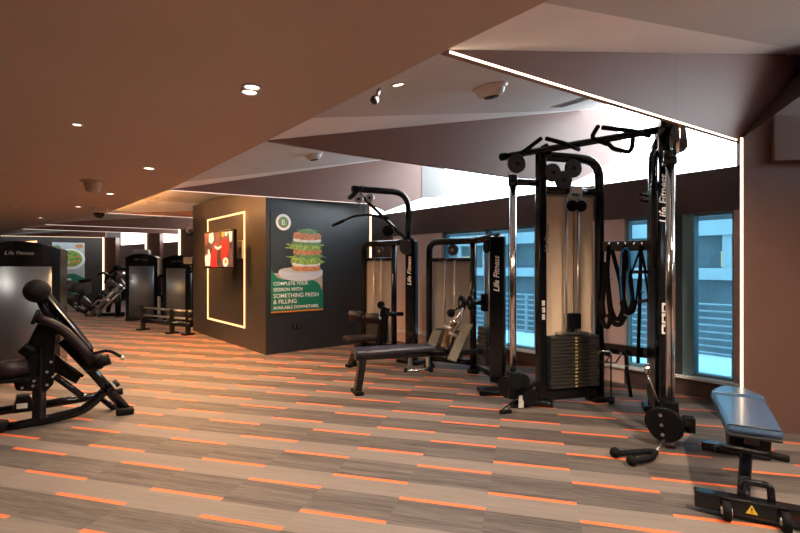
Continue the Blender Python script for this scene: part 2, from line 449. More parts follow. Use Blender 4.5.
fin([(0,ZS),(ax(3.2,4),2.36),(ax(5.4,4),2.36),(ax(5.4,4),top(5.4))], 4)
fin([(0,ZS),(ax(3.87,5),2.36),(ax(5.6,5),2.36),(ax(5.6,5),top(5.4))], 5)
fin([(0,ZS),(ax(3.51,6),2.36),(ax(5.4,6),2.36),(ax(5.4,6),top(5.4))], 6)
fin([(0,ZS),(ax(2.9,7),2.36),(ax(2.9,7),top(2.9))], 7)
ty_ = FINS[1][0]; t_ = Vector((edge_x(ty_),ty_,0)); d_ = fin_dir(1); n_ = Vector((-d_.y,d_.x,0)); s_ = ax(3.62,1)
m = MB(); m.prism([t_+d_*(s_-.002)-n_*.0006+up0*2.38, t_+d_*(s_+.002)-n_*.0006+up0*2.38, t_+d_*(s_+.002)-n_*.0006+up0*2.80, t_+d_*(s_-.002)-n_*.0006+up0*2.80], n_*.002); struct(m.build('trim_7', 'band'))
# flared plaster cheek behind the third fin
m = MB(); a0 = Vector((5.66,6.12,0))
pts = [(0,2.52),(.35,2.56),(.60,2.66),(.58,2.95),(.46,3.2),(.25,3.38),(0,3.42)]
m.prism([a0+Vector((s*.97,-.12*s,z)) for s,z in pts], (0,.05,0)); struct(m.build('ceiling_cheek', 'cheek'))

# ---- far, bent stretch of the window wall
FW = [(5.4,9.0),(5.4,10.6),(4.85,14.2),(4.5,16.5),(3.75,19.8),(3.5,21.1)]
m = MB()
for (x0,y0),(x1,y1) in zip(FW, FW[1:]):
    m.prism([(x0,y0,0),(x1,y1,0),(x1+.5,y1,0),(x0+.5,y0,0)], (0,0,2.14))
struct(m.build('wall_window_side', 'wall'))
m = MB(); m.box((WX,6.6,0),(WX+.4,9.0,1.86)); struct(m.build('wall_behind_pillar', 'wall'))
m = MB()
for (x0,y0),(x1,y1) in zip(FW[1:], FW[2:]):
    m.prism([(x0+.10,y0,2.1),(x1+.10,y1,2.1),(x1+.15,y1,2.1),(x0+.15,y0,2.1)], (0,0,1.6))
struct(m.build('window_5', 'far_panel'))
for i,(lx,ly) in ((5,(3.87,14.2)),(6,(3.51,16.5)),(7,(2.84,19.8))):
    l = Vector((lx,ly,0)); m = MB(); m.prism([l, l+fd*.42, l+Vector((.5,.05,0))], (0,0,2.36)); struct(m.build('wall_leg', 'wall'))

# ---- dark pillar block with media wall
m = MB(); m.box((3.03,6.72,0),(4.93,10.2,2.50)); m.box((3.03,6.72,2.5),(3.055,10.2,2.56)); struct(m.build('wall_block', 'taupe'))
m = MB(); m.box((3.032,6.70,0),(4.93,6.722,2.56)); struct(m.build('wall_block_cladding', 'slate'))
m = MB(); m.box((4.93,6.69,0),(4.98,6.78,2.40)); struct(m.build('trim_6', 'pillar'))

# ---- LED strips: linear lamps let into the fins, legs and block
def led(p, q, w, label, mat='led', group=None):
    mm = MB(); mm.bar(p, q, w, w)
    return tag(mm.build('led_strip', mat), label, 'light strip', group)
def tip_of(i): 
    ty = FINS[i][0]; return Vector((edge_x(ty), ty, ZS))
def fin_led(i, s0, s1, z0, z1, label, mat='led', w=.008):
    t, d = tip_of(i), fin_dir(i); n = Vector((-d.y, d.x, 0))
    a, b = t+d*s0+n*.003, t+d*s1+n*.003; a.z, b.z = z0-.0055, z1-.0055
    return led(a, b, w, label, mat)
fin_led(1, .02, ax(4.50,1), ZS, ZL, 'warm light strip along the sloping lower edge of the nearest ceiling fin')
led(L0+Vector((-.012,.005,.02)), L0+Vector((-.012,.005,ZL)), .014, 'vertical warm light strip beside the right-hand window, floor to fin')
fin_led(3, .02, ax(4.69,3), ZS, 2.36, 'pale light strip along the fin above the burger poster', 'led_pink')
led((4.955,6.682,.02), (4.955,6.682,2.38), .022, 'vertical light strip at the right end of the burger poster wall', 'led_dim')
fin_led(4, .02, ax(3.9,4), ZS, 2.36, 'pale light strip on the ceiling fin left of the screen wall', 'led_pink')
fin_led(5, .02, ax(3.87,5), ZS, 2.36, 'pale horizontal light strip leading to the light beside the pillar wall', 'led_pink')
fin_led(6, .02, ax(3.51,6), ZS, 2.36, 'pale horizontal light strip on the second-last far ceiling fin', 'led_pink')
fin_led(7, .02, ax(2.84,7), ZS, 2.36, 'pale horizontal light strip framing the top of the far salad poster wall', 'led_dim')
for (lx,ly),lb in (((3.87,14.2),'vertical light strip rising above the weight tower nearest the screen wall'),
                   ((3.51,16.5),'vertical light strip rising above the middle weight tower'),
                   ((2.84,19.8),'vertical light strip right of the far salad poster')):
    led((lx-.02,ly-.01,.02), (lx-.02,ly-.01,2.36), .045, lb, 'led_dim')
led((1.62,7.2,2.435),(1.50,10.4,2.435),.026,'added hidden light strip behind the brown ceiling edge before the screen wall','cove')  # unseen strip added to warm the bay ceiling
ca, cb = on_y(19,242.5,21.085), on_y(37,241.5,21.085)
led(ca, cb, .05, 'short warm light strip seen just over the large left weight tower', 'led_amber')
fr = MB(); y0,y1,z0,z1,t = 7.50,9.27,.335,2.20,.026
fr.box((3.018,y0-t/2,z0-t/2),(3.03,y1+t/2,z0+t/2)); fr.box((3.018,y0-t/2,z1-t/2),(3.03,y1+t/2,z1+t/2))
fr.box((3.018,y0-t/2,z0),(3.03,y0+t/2,z1)); fr.box((3.018,y1-t/2,z0),(3.03,y1+t/2,z1))
tag(fr.build("wall_light", 'led_amber'), 'upright rectangle of warm light strip on the dark wall around the screen', 'light strip')

# ---- screen on swivel bracket
tvT = frame((2.75,7.90,1.60), 90+6.5)              # local x along the screen (away from camera), y = -normal side
tv = thing('wall_screen', 'flat screen showing a red and white picture inside the light frame', 'television', (2.75,7.9,1.29))
def tvb(lo, hi, mat, name, lb=None, bev=0):
    mm = MB(); mm.box(lo, hi, tvT); return mm.build(name, mat, tv, bev, lb)
# local y>0 points to -x (room side)
tvb((-.52,-.05,-.31),(.52,.0,.31),'satin','housing',bev=.006)
tvb((-.50,0,-.29),(.50,.004,.29),'scr_base','display')
def scr(poly, mat, name, k):
    mm = MB(); mm.prism([tvT @ Vector((-x,.004+.0012*k,z)) for x,z in poly], (tvT.to_3x3() @ Vector((0,.001,0)))); mm.build(name, mat, tv)
def ell(cx,cz,rx,rz,n=18,a0=0,a1=360): return [(cx+rx*math.cos(R(a0+(a1-a0)*k/n)), cz+rz*math.sin(R(a0+(a1-a0)*k/n))) for k in range(n)]
scr([(-.50,-.29),(-.18,-.29),(-.22,.02),(-.36,.10),(-.50,.05)],'scr_dark','picture_shadow',1)
scr([(-.50,.29),(-.30,.29),(-.36,.12),(-.46,.06),(-.50,.1)],'scr_skin','picture_brown_shape',1)
scr([(-.33,.27),(-.19,.29),(-.15,.16),(-.24,.10),(-.34,.14)],'scr_white','picture_white_shape',2)
scr([(-.47,-.27),(-.30,-.27),(-.27,-.10),(-.33,.02),(-.42,-.04),(-.49,-.12)],'scr_white','picture_white_shape',2)
scr([(-.27,-.29),(-.02,-.29),(-.04,.02),(-.10,.12),(-.20,.06),(-.25,-.10)],'scr_red','picture_red_shape',3)
scr([(.10,-.16),(.20,-.20),(.33,-.10),(.37,.04),(.32,.16),(.20,.19),(.10,.12)],'scr_red','picture_red_shape',3)
scr([(-.06,.02),(-.09,.18),(-.04,.27),(.05,.28),(.09,.18),(.06,.04)],'scr_skin','picture_brown_shape',4)
scr([(-.05,-.25),(.08,-.25),(.11,.02),(.02,.06),(-.04,.02)],'scr_dark','picture_dark_shape',4)
scr([(-.12,.03),(.0,-.01),(.12,.03),(.11,.065),(.0,.035),(-.11,.065)],'scr_white','picture_white_shape',5)
scr([(.13,.28),(.22,.28),(.20,.19),(.12,.21)],'scr_gold','picture_gold_shape',4)
scr([(.24,.28),(.34,.27),(.30,.20),(.23,.22)],'scr_white','picture_white_shape',4)
scr([(.36,.28),(.48,.27),(.47,.12),(.40,.10),(.38,.20)],'scr_white','picture_white_shape',4)
scr(ell(.26,-.21,.095,.075),'scr_white','picture_white_shape',4)
scr(ell(.27,-.20,.045,.035),'scr_gold','picture_gold_shape',5)
scr([(.40,-.26),(.49,-.26),(.48,-.02),(.42,.02)],'scr_skin','picture_brown_shape',4)
scr(ell(.43,.06,.03,.06,10),'scr_dark','picture_dark_shape',6)
scr([(-.44,-.02),(-.38,.03),(-.36,-.06),(-.42,-.10)],'scr_skin','picture_brown_shape',6)
mm = MB(); mm.box((-.10,-.09,-.12),(.10,-.05,.12),tvT); mm.bar((2.79,7.88,1.60),(3.03,7.70,1.60),.05,.10); mm.box((3.00,7.55,1.45),(3.03,7.82,1.75)); mm.build('bracket','steel',tv,.004,'metal swivel bracket')

# ---- burger poster
PY = 6.70
po = thing('food_poster', 'tall poster of a stacked burger with green slogan panel on dark wall', 'poster', (3.55,PY-.01,.615))
def pbox(x0,x1,z0,z1,mat,name,k,lb=None):
    mm = MB(); mm.box((x0,PY-.012-.001*k,z0),(x1,PY-.0,z1)); return mm.build(name,mat,po,0,lb)
def ppoly(poly,mat,name,k,lb=None):
    mm = MB(); mm.prism([(x,PY-.012-.001*k,z) for x,z in poly],(0,.001,0)); return mm.build(name,mat,po,0,lb)
pbox(3.105,4.003,.618,2.14,'poster_dark','board',0)
pbox(3.105,4.003,.618,.640,'poster_orange','orange_line',1)
pbox(3.105,3.99,.92,1.22,'poster_wood','pictured_table',1)
ppoly([(3.105,.64),(4.003,.64),(4.003,.90)]+[(3.93,1.04),(3.88,1.08),(3.80,1.105),(3.70,1.115),(3.40,1.115),(3.28,1.125),(3.20,1.16),(3.14,1.22),(3.105,1.30)],'poster_green','green_panel',2)
ppoly(ell(3.61,1.22,.385,.13,26,180,360)+[(3.99,1.26),(3.80,1.29),(3.45,1.29),(3.23,1.26)],'poster_plate','pictured_plate',3)
ppoly(ell(3.61,1.265,.365,.045,26),'poster_pale','plate_rim',4)
def blob(cx,cz,rx,rz,mat,name,k,j=.12,n=40,pw=.6):
    pts=[]; cz=1.246+(cz-1.395)*1.07; rz*=1.07
    for q in range(n):
        a=2*math.pi*q/n; c,s_=math.cos(a),math.sin(a); g=1+random.uniform(-j,j)
        pts.append((cx+rx*g*math.copysign(abs(c)**pw,c), cz+rz*g*math.copysign(abs(s_)**pw,s_)))
    ppoly(pts,mat,name,k)
blob(3.70,1.44,.255,.045,'poster_bun','pictured_bun',6,.05)
blob(3.70,1.50,.25,.035,'poster_slice','pictured_slice',7,.06)
blob(3.69,1.565,.30,.065,'poster_leaf','pictured_lettuce',8,.22)
blob(3.74,1.62,.27,.04,'poster_sprout','pictured_sprouts',9,.3)
blob(3.71,1.69,.255,.055,'poster_bun','pictured_bun',10,.06)
blob(3.68,1.76,.30,.055,'poster_leaf','pictured_lettuce',11,.22)
blob(3.72,1.81,.26,.035,'poster_sprout','pictured_sprouts',12,.3)
blob(3.71,1.85,.25,.030,'poster_slice','pictured_slice',13,.06)
blob(3.71,1.915,.245,.06,'poster_bun','pictured_bun',14,.05)
blob(3.73,1.985,.19,.035,'poster_sprout','pictured_sprouts',15,.4)
ppoly(ell(3.305,1.995,.125,.125,32),'poster_white','logo_ring',5)
ppoly(ell(3.305,1.995,.085,.085,28),'poster_sprout','logo_disc',6)
text('B',.115,(3.27,PY-.0205,1.955),(1,0,0),(0,0,1),'poster_white',po,'logo_letter')
for s_,z,b in ((.074,1.035,'COMPLETE YOUR'),(.074,.945,'SESSION WITH'),(.090,.845,'SOMETHING FRESH'),(.090,.755,'& FILLING'),(.066,.672,'AVAILABLE DOWNSTAIRS.')):
    text(b,s_*1.0,(3.14,PY-.0165,z),(1,0,0),(0,0,1),'poster_white',po,'slogan_lettering',0,.0006)
# far salad poster
p2 = thing('food_poster', 'distant salad bowl poster on the dark far wall', 'poster', (1.92,21.1,.20))
def q2(poly,mat,name,k):
    mm = MB(); mm.prism([(2.41-(2.41-x)*1.46,21.09-.004*k,.2+(z-.2)*1.045) for x,z in poly],(0,.004,0)); mm.build(name,mat,p2)
q2([(1.74,.2),(2.41,.2),(2.41,2.11),(1.74,2.11)],'poster_pale','board',0)
q2([(1.74,.2),(2.41,.2),(2.41,.85),(2.2,1.02),(1.98,1.0),(1.74,.8)],'poster_green','green_panel',1)
q2(ell(2.12,1.53,.30,.36,30),'poster_white','pictured_bowl',2)
q2(ell(2.12,1.55,.24,.29,30),'poster_leaf','pictured_salad',3)
for k in range(9):
    a=k*2.4; q2(ell(2.12+.14*math.cos(a),1.55+.18*math.sin(a),.06,.05,10),('poster_sprout','poster_slice','poster_bun')[k%3],'pictured_vegetable',4)
q2(ell(2.30,2.0,.09,.07,14),'poster_bun','pictured_garnish',2); q2(ell(1.84,1.93,.07,.08,14),'poster_sprout','logo_disc',2)
mm = MB(); 
for r_,(z,wd) in enumerate(((.82,.34),(.72,.28),(.58,.46),(.46,.36))):
    mm.box((1.52,21.074,z),(1.52+wd*1.4,21.082,z+.06))
mm.build('white_lines','poster_white',p2)
# socket plates under the burger poster
so = thing('wall_socket', 'small black double socket plate below the burger poster', 'socket', (3.54,6.70,.35))
mm = MB(); mm.box((3.46,6.69,.35),(3.62,6.70,.42)); mm.build('plate','black',so,.003)
for xx in (3.475,3.555):
    mm = MB(); mm.box((xx,6.686,.362),(xx+.05,6.691,.408)); mm.build('outlet','knurl',so,.002)

# ---- outside, across the street
ob = thing('building', 'pale multi-storey building across the street seen through the right window', 'building', (17,3,-2))
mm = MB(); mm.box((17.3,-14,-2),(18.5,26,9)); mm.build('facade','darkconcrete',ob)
for z0,z1,mt in ((2.3,4.6,'concrete'),(.9,1.27,'concrete'),(5.4,7.0,'concrete')):
    mm = MB(); mm.box((17.0,-14,z0),(17.35,26,z1)); mm.build('spandrel',mt,ob)
mm = MB()
for k in range(24): mm.box((17.2,-13+k*1.6,1.25),(17.32,-12.75+k*1.6,2.4))
mm.build('columns','concrete',ob)
for k in range(14):
    yy = -6+k*1.6
    if k % 3 != 2:
        mm = MB(); mm.box((17.25,yy+.35,1.30),(17.29,yy+1.3,1.80)); mm.build('lit_window','shop',ob)
ra = thing('railing', 'grey horizontal bar railing outside beyond the windows', 'railing', (8.6,3,-.3))
mm = MB()
for k in range(8): mm.tube([(8.6,-6,-.05+k*.11),(8.6,16,-.05+k*.11)],.018,6)
mm.build('bars','rail',ra)
mm = MB()
for k in range(15): mm.box((8.58,-6+k*1.5,-.3),(8.63,-5.95+k*1.5,.74))
mm.build('posts','rail',ra)
bo = MB(); bo.box((6.9,.4,-.3),(6.95,1.85,.30)); tag(bo.build('planter_board','tealpanel',None,.01),'teal board standing outside the right window','board')
pv = MB(); pv.box((5.6,-14,-.25),(8.7,26,-.1)); pv.box((8.7,-14,-2.2),(19,26,-2.0)); struct(pv.build('pavement','pavement'))
# ================================================================== DUAL CABLE STATION
def lv(v): return Vector(v)
dap = thing('cable_crossover_machine', 'tall black twin-pulley cable machine with pull-up bar in front of the windows', 'gym machine', (3.95,2.05,0))
UL = frame((3.66,2.71,0), -24.3); UR = frame((3.766,1.39,0), 28.4)
def part(fn, name, mat, parent=None, bev=0, lb=None):
    mm = MB(); fn(mm); return mm.build(name, mat, parent or dap, bev, lb)
def tp(T, pts): return [T @ Vector(p) for p in pts]
def unit(T, left):
    o = {}
    part(lambda m: m.tube(tp(T,[(0,0,.05),(0,0,2.15)]), .031, 20), 'guide_column', 'chrome', lb='tall chrome pulley column')
    part(lambda m: (m.tube(tp(T,[(-.02,0,2.11),(.33,0,2.11)]), .032, 14), m.tube(tp(T,[(0,0,2.07),(0,0,2.17)]), .045, 16)), 'top_arm', 'satin')
    part(lambda m: m.box((.255,-.042,0),(.335,.042,2.43),T), 'front_post', 'satin', bev=.012)
    part(lambda m: m.tube(tp(T,[(.30,0,2.37),(.95,0,2.37),(.95,0,.02)]), .045, 14, .20), 'arched_frame', 'satin')
    part(lambda m: m.tube(tp(T,[(.30,0,2.05),(.95,0,2.05)]), .038, 14), 'cross_beam', 'satin')
    part(lambda m: m.box((.28,-.04,.05),(.97,.04,.15),T), 'base_beam', 'satin', bev=.01)
    part(lambda m: m.box((.84,-.09,0),(1.06,.09,.05),T), 'foot', 'black', bev=.012)
    part(lambda m: m.tube(tp(T,[(-.02,0,.035),(.25,0,.035),(.36,-.10,.035)]), .035, 12, .08), 'foot_tube', 'satin')
    part(lambda m: m.box((.34,.045,.14),(.91,.058,2.0),T), 'rear_shroud', 'cream' if left else 'black', bev=.003)
    for x in (.565,.70):
        part(lambda m: m.tube(tp(T,[(x,-.01,.14),(x,-.01,1.98)]), .012, 10), 'guide_rod', 'steel')
    for k in range(15):
        wp = part(lambda m: m.box((.355,-.075,.165+k*.033),(.895,.035,.165+k*.033+.029),T), 'weight_plate', 'plate', bev=.004)
        part(lambda m: m.box((.62,-.0765,.171+k*.033),(.645,-.074,.171+k*.033+.014),T), 'number_label', 'amber', wp)
    part(lambda m: m.box((.47,-.07,.665),(.78,.03,.69),T), 'top_plate', 'steel', bev=.004)
    part(lambda m: (m.box((.57,-.06,.72),(.70,.03,.87),T), m.tube(tp(T,[(.635,-.01,.69),(.635,-.01,.74)]),.02,10)), 'selector_block', 'black', bev=.01)
    # pulleys
    for x,z,r in ((.02,2.275,.088),(.40,2.21,.088),(.52,2.145,.09),(.63,2.265,.088)):
        w = part(lambda m: m.disc(T @ Vector((x,-.03,z)), T.to_3x3() @ Vector((0,1,0)), r, .034), 'pulley', 'knurl')
        part(lambda m: m.disc(T @ Vector((x,-.03,z)), T.to_3x3() @ Vector((0,1,0)), .02, .046, 14), 'hub', 'satin', w)
    br = part(lambda m: (m.box((.585,-.05,1.86),(.60,-.01,2.09),T), m.box((.70,-.05,1.86),(.715,-.01,2.09),T), m.box((.585,-.05,2.02),(.715,-.04,2.09),T)), 'pulley_bracket', 'steel', bev=.003)
    for x in (.60,.70):
        part(lambda m: m.disc(T @ Vector((x,-.055,1.90)), T.to_3x3() @ Vector((0,1,.0)), .055, .03, 20), 'pulley', 'black')
    part(lambda m: (m.tube(tp(T,[(.635,-.03,.86),(.635,-.03,1.9)]), .004, 6), m.tube(tp(T,[(-.045,.0,.35),(-.045,0,2.2)]), .0035, 6)), 'cable', 'black')
    # carriage on the column
    c = part(lambda m: (m.box((-.07,-.07,.10),(.09,.07,.21),T), m.box((-.05,-.05,.21),(.06,.05,.34),T)), 'pulley_carriage', 'black', bev=.012)
    if left:
        part(lambda m: (m.disc(T@Vector((-.02,-.09,.27)),T.to_3x3()@Vector((.5,1,0)),.07,.03,22), m.disc(T@Vector((.05,-.09,.27)),T.to_3x3()@Vector((.2,1,0)),.065,.03,22)), 'carriage_pulley', 'rubber', c)
        part(lambda m: m.disc(T@Vector((-.07,.0,.20)),T.to_3x3()@Vector((1,.3,0)),.10,.02,24), 'guard_disc', 'black', c)
        part(lambda m: m.tube(tp(T,[(.03,-.07,.16),(.17,-.10,.24),(.22,-.10,.26)]), .022, 12), 'adjuster_lever', 'rubber', c)
        part(lambda m: m.box((.02,-.075,.02),(.07,-.06,.13),T), 'placard', 'label', c)
        part(lambda m: (m.disc(T@Vector((.13,-.08,.12)),T.to_3x3()@Vector((.2,1,0)),.075,.05,22)), 'carriage_pulley', 'rubber', c)
    else:
        part(lambda m: (m.disc(T@Vector((-.05,.04,.17)),T.to_3x3()@Vector((1,-.5,0)),.125,.045,28), m.disc(T@Vector((-.0,.06,.17)),T.to_3x3()@Vector((1,-.5,0)),.11,.045,28)), 'guard_disc', 'black', c)
        part(lambda m: (m.tube(tp(T,[(-.02,-.06,.20),(-.03,-.13,.17)]), .045, 14), m.box((-.06,-.15,.13),(.03,-.09,.23),T)), 'adjuster_handle', 'rubber', c)
        part(lambda m: m.tube(tp(T,[(-.0,0,0),(0,0,.08)]), .04, 16), 'column_foot', 'steel')
        for dz in (.10,.17,.24):
            part(lambda m: m.tube(tp(T,[(-.078,.05+dz*.1,dz),(-.072,.05+dz*.1,dz)]), .012, 10), 'bolt', 'steel', c)
unit(UL, True); unit(UR, False)
# lettering and placards
def vtext(T, body, size, p, face, mat='letter', shear=.25, bold=.0015):
    m3 = T.to_3x3(); yd = {'-y':(-1,0,0),'-x':(0,1,0)}[face]
    text(body, size, T @ Vector(p), (0,0,1), m3 @ Vector(yd), mat, dap, 'lettering', shear, bold)
vtext(UR, 'Life Fitness', .085, (.253,-.018,1.66), '-x')
vtext(UL, 'Life Fitness', .06, (.352,-.0435,1.45), '-y', 'greyletter')
for k in range(3):
    part(lambda m: m.box((.250,-.025,.79+k*.085),(.255,.022,.79+k*.085+.075),UR), 'placard', 'label')
    part(lambda m: m.box((.280,-.0445,.82+k*.065),(.312,-.042,.82+k*.065+.05),UL), 'placard', 'label')
    part(lambda m: (m.box((.2485,-.012,.805+k*.085),(.2502,.010,.845+k*.085),UR)), 'placard_icon', 'black')
# right head cap with guard plate
part(lambda m: (m.box((-.02,-.06,2.34),(.40,.06,2.45),UR)), 'head_cap', 'satin', bev=.03)
part(lambda m: m.tube(tp(UR,[(.10,-.03,2.40),(-.03,-.05,2.36),(-.04,-.04,2.14)]), .014, 10, .08), 'guard_tube', 'chrome')
part(lambda m: m.prism(tp(UR,[(.0,-.03,2.39),(.0,-.095,2.38),(.0,-.115,2.19),(.0,-.04,2.17)]), UR.to_3x3()@Vector((.16,0,0))), 'head_side_plate', 'knurl', bev=.004)
for z in (1.90,1.95):
    part(lambda m: m.tube(tp(UR,[(.86,.02,z),(.72,.13,z+.01)]), .012, 8), 'storage_peg', 'satin')
part(lambda m: (m.tube(tp(UR,[(.34,.07,1.3),(.34,.07,2.2),(.38,.0,2.3)]), .016, 10, .08)), 'rear_cable_tube', 'satin')
part(lambda m: (m.tube(tp(UR,[(.10,.14,.50),(.10,.14,.56)]),.02,10), m.ball(tp(UR,[(.10,.14,.565)])[0],.02), m.tube(tp(UR,[(.10,.14,.5),(.10,.06,.28)]),.006,6)), 'pop_pin', 'chrome')
# pull-up bar and grips
B0, B1 = Vector((3.84,2.98,2.415)), Vector((4.06,1.53,2.418))
part(lambda m: m.tube([B0,B1], .030, 14), 'pull_up_bar', 'satin')
part(lambda m: m.tube([B0-(B1-B0).normalized()*.01, B0+(B1-B0).normalized()*.05], .038, 14), 'bar_end_cap', 'rubber')
bd = (B1-B0)
def bl(pts): return [on_p(x,y,(B0.x,B0.y),(bd.x,bd.y),o) for x,y,o in pts]
for pts in ([(517,156,0),(526,150,-.08),(541,138.5,-.2)], [(546,138.5,-.2),(563,143,-.2),(579,149.5,0)],
            [(608,144.5,0),(591,138,-.05),(598,126.5,-.2)], [(602,127.5,-.2),(634,131,-.2),(649,136,0)],
            [(609,144,0),(613,149,-.06),(629,152,-.08),(632,148,-.06),(633,139,0)]):
    part(lambda m: m.tube(bl(pts), .019, 12, .06), 'pull_up_grip', 'rubber')
part(lambda m: (m.bar(UL@Vector((.30,-.03,2.40)), UL@Vector((.36,-.05,2.43)), .03,.12), m.bar(B0+bd*.27, UL@Vector((.33,0,2.40)), .06,.06)), 'bar_bracket', 'satin', bev=.006)
# accessory rails between the rear posts
RA, RB = UL @ Vector((.97,-.02,1.515)), UR @ Vector((.92,.02,1.515))
part(lambda m: m.bar(RA, RB, .05, .095), 'accessory_rail', 'olive', bev=.006)
part(lambda m: m.bar(RA-Vector((0,0,.99)), RB-Vector((0,0,.99)), .06, .095), 'lower_rail', 'satin', bev=.006)
rd = (RB-RA); rdn = (rd.x, rd.y)
def rp(px, py, off=-.06): return on_p(px,py,(RA.x,RA.y),rdn,off)
for px in (609,618,625,634,642):
    part(lambda m: m.tube([rp(px,246,0),rp(px,246,-.06),rp(px,243,-.075)], .007, 8, .01), 'hook', 'chrome')
# ---- accessories: each hangs from a hook
def hung(name, label, cat, loops, group=None):
    ob = thing(name, label, cat, loops[0][1][0])
    for nm, pts, r, mat, fil in loops:
        mm = MB(); mm.tube(pts, r, 10, fil); mm.build(nm, mat, ob)
    return ob
R_ = lambda *p, o=-.075: [rp(x,y,o) for x,y in p]
hung('suspension_strap', 'black suspension strap hanging leftmost on the accessory rail', 'strap',
     [('loop', R_((609,246),(607,275),(611,310),(617,322),(623,312),(621,284),(612,250)), .020, 'strap', .08),
      ('foot_cradle', R_((608,314),(614,324),(620,325),(625,316),o=-.085), .024, 'brown_strap', .04),
      ('buckle', R_((606,278),(613,279),o=-.09), .010, 'steel', 0)])
hung('wrist_strap', 'brown-black padded strap bundle hanging against the arched frame', 'strap',
     [('loop', R_((606,262),(603,295),(601,318),(607,330),(611,318),(608,290),(607,262),o=-.10), .022, 'brown_strap', .06),
      ('pad', R_((601,300),(603,318),o=-.115), .03, 'brown_strap', 0)])
hung('suspension_strap', 'thick black strap with wide padded loop beside the blue band', 'strap',
     [('loop', R_((625,246),(624,275),(623,300),(628,314),(633,303),(630,275),(626,250),o=-.08), .021, 'strap', .08),
      ('pad', R_((622,302),(626,313),(632,312),(635,300),o=-.09), .026, 'rubber', .05)])
hung('resistance_band', 'bright blue resistance tube looped over the accessory rail', 'exercise band',
     [('tube', R_((622,300),(620,272),(621,254),(625,247),(629,251),(630,266),(627,278),(631,300),o=-.105), .008, 'blueband', .05)])
def stirrup(label, top, l, r):
    ob = thing('stirrup_handle', label, 'handle', rp(*l,-.09))
    for a in (l,r):
        mm = MB(); mm.tube(R_(top,a,o=-.09), .010, 8); mm.build('webbing','strap',ob)
    g = MB(); g.tube(R_(l,r,o=-.09), .016, 12); g.build('grip','knurl',ob)
    for a in (l,r):
        mm = MB(); mm.ball(rp(*a,-.09), .02, 12); mm.build('end_ring','rubber',ob)
stirrup('stirrup handle hanging highest at the right of the accessory rail', (641,247), (632,272), (646,272))
stirrup('lower stirrup handle hanging at the right end of the accessory rail', (642,252), (636,302), (649,300))
hung('long_strap', 'long narrow black strap hanging from the rail nearly to the floor', 'strap',
     [('webbing', R_((641,246),(640,290),(638,363),o=-.068), .016, 'strap', 0),
      ('ring', R_((638,292),(643,292),o=-.07), .010, 'steel', 0), ('ring', R_((637,318),(642,318),o=-.07), .010, 'steel', 0)])
hd = thing('row_handle', 'chrome close-grip row handle resting on the lower rail', 'handle', rp(608,360,-.10))
for pts in ([(594,361),(600,351),(612,352)], [(594,361),(616,363),(622,352)], [(606,362),(612,352)]):
    mm = MB(); mm.tube([rp(x,y,-.10) for x,y in pts], .008, 10, .015); mm.build('frame','chrome',hd)
mm = MB(); mm.tube(R_((601,352),(611,355),o=-.09), .022, 10); mm.build('grip','rubber',hd)
rpx = thing('hanging_rope', 'short cord with a black ball end hanging below the lower rail', 'rope', rp(611,404,-.09))
mm = MB(); mm.tube(R_((611,352),(611,400),o=-.09), .008, 8); mm.build('cord','strap',rpx)
mm = MB(); mm.ball(rp(611,401,-.09), .032, 14); mm.build('ball_end','rubber',rpx)
hung('ankle_strap', 'short black strap with steel buckle slung over the lower rail', 'strap',
     [('webbing', R_((622,352),(626,355),(627,372),(631,397),o=-.085), .016, 'strap', .03), ('buckle', R_((625,366),(629,366),o=-.10), .009, 'steel', 0)])
# triceps rope on the floor under the right carriage
tr = thing('triceps_rope', 'black two-ended triceps rope with ball ends lying on the carpet', 'rope', on_z(640,460,0))
k0 = on_z(656,452,.035)
mm = MB(); mm.tube([UR@Vector((-.07,.05,.06)), k0], .010, 8); mm.build('snap_hook','steel',tr)
for pts in ([(656,452),(648,451),(617,453.5)], [(656,452),(652,458),(634,461)]):
    mm = MB(); mm.tube([on_z(x,y,.03) for x,y in pts], .019, 12, .05); mm.build('rope','strap',tr)
for x,y in ((615,452.5),(632,460.5)):
    mm = MB(); mm.ball(on_z(x,y,.036), .036, 18); mm.build('ball_end','rubber',tr)
sh = thing('stirrup_handle', 'stirrup handle lying on the carpet by the left chrome column', 'handle', on_z(505,411,0))
mm = MB(); mm.tube([on_z(500,412,.02), on_z(511,411,.02)], .018, 12); mm.build('grip','rubber',sh)
for x in (500,511):
    mm = MB(); mm.tube([on_z(x,411.5,.02), on_z(507,406,.05), on_z(512,402,.10)], .006, 8); mm.build('webbing','strap',sh)
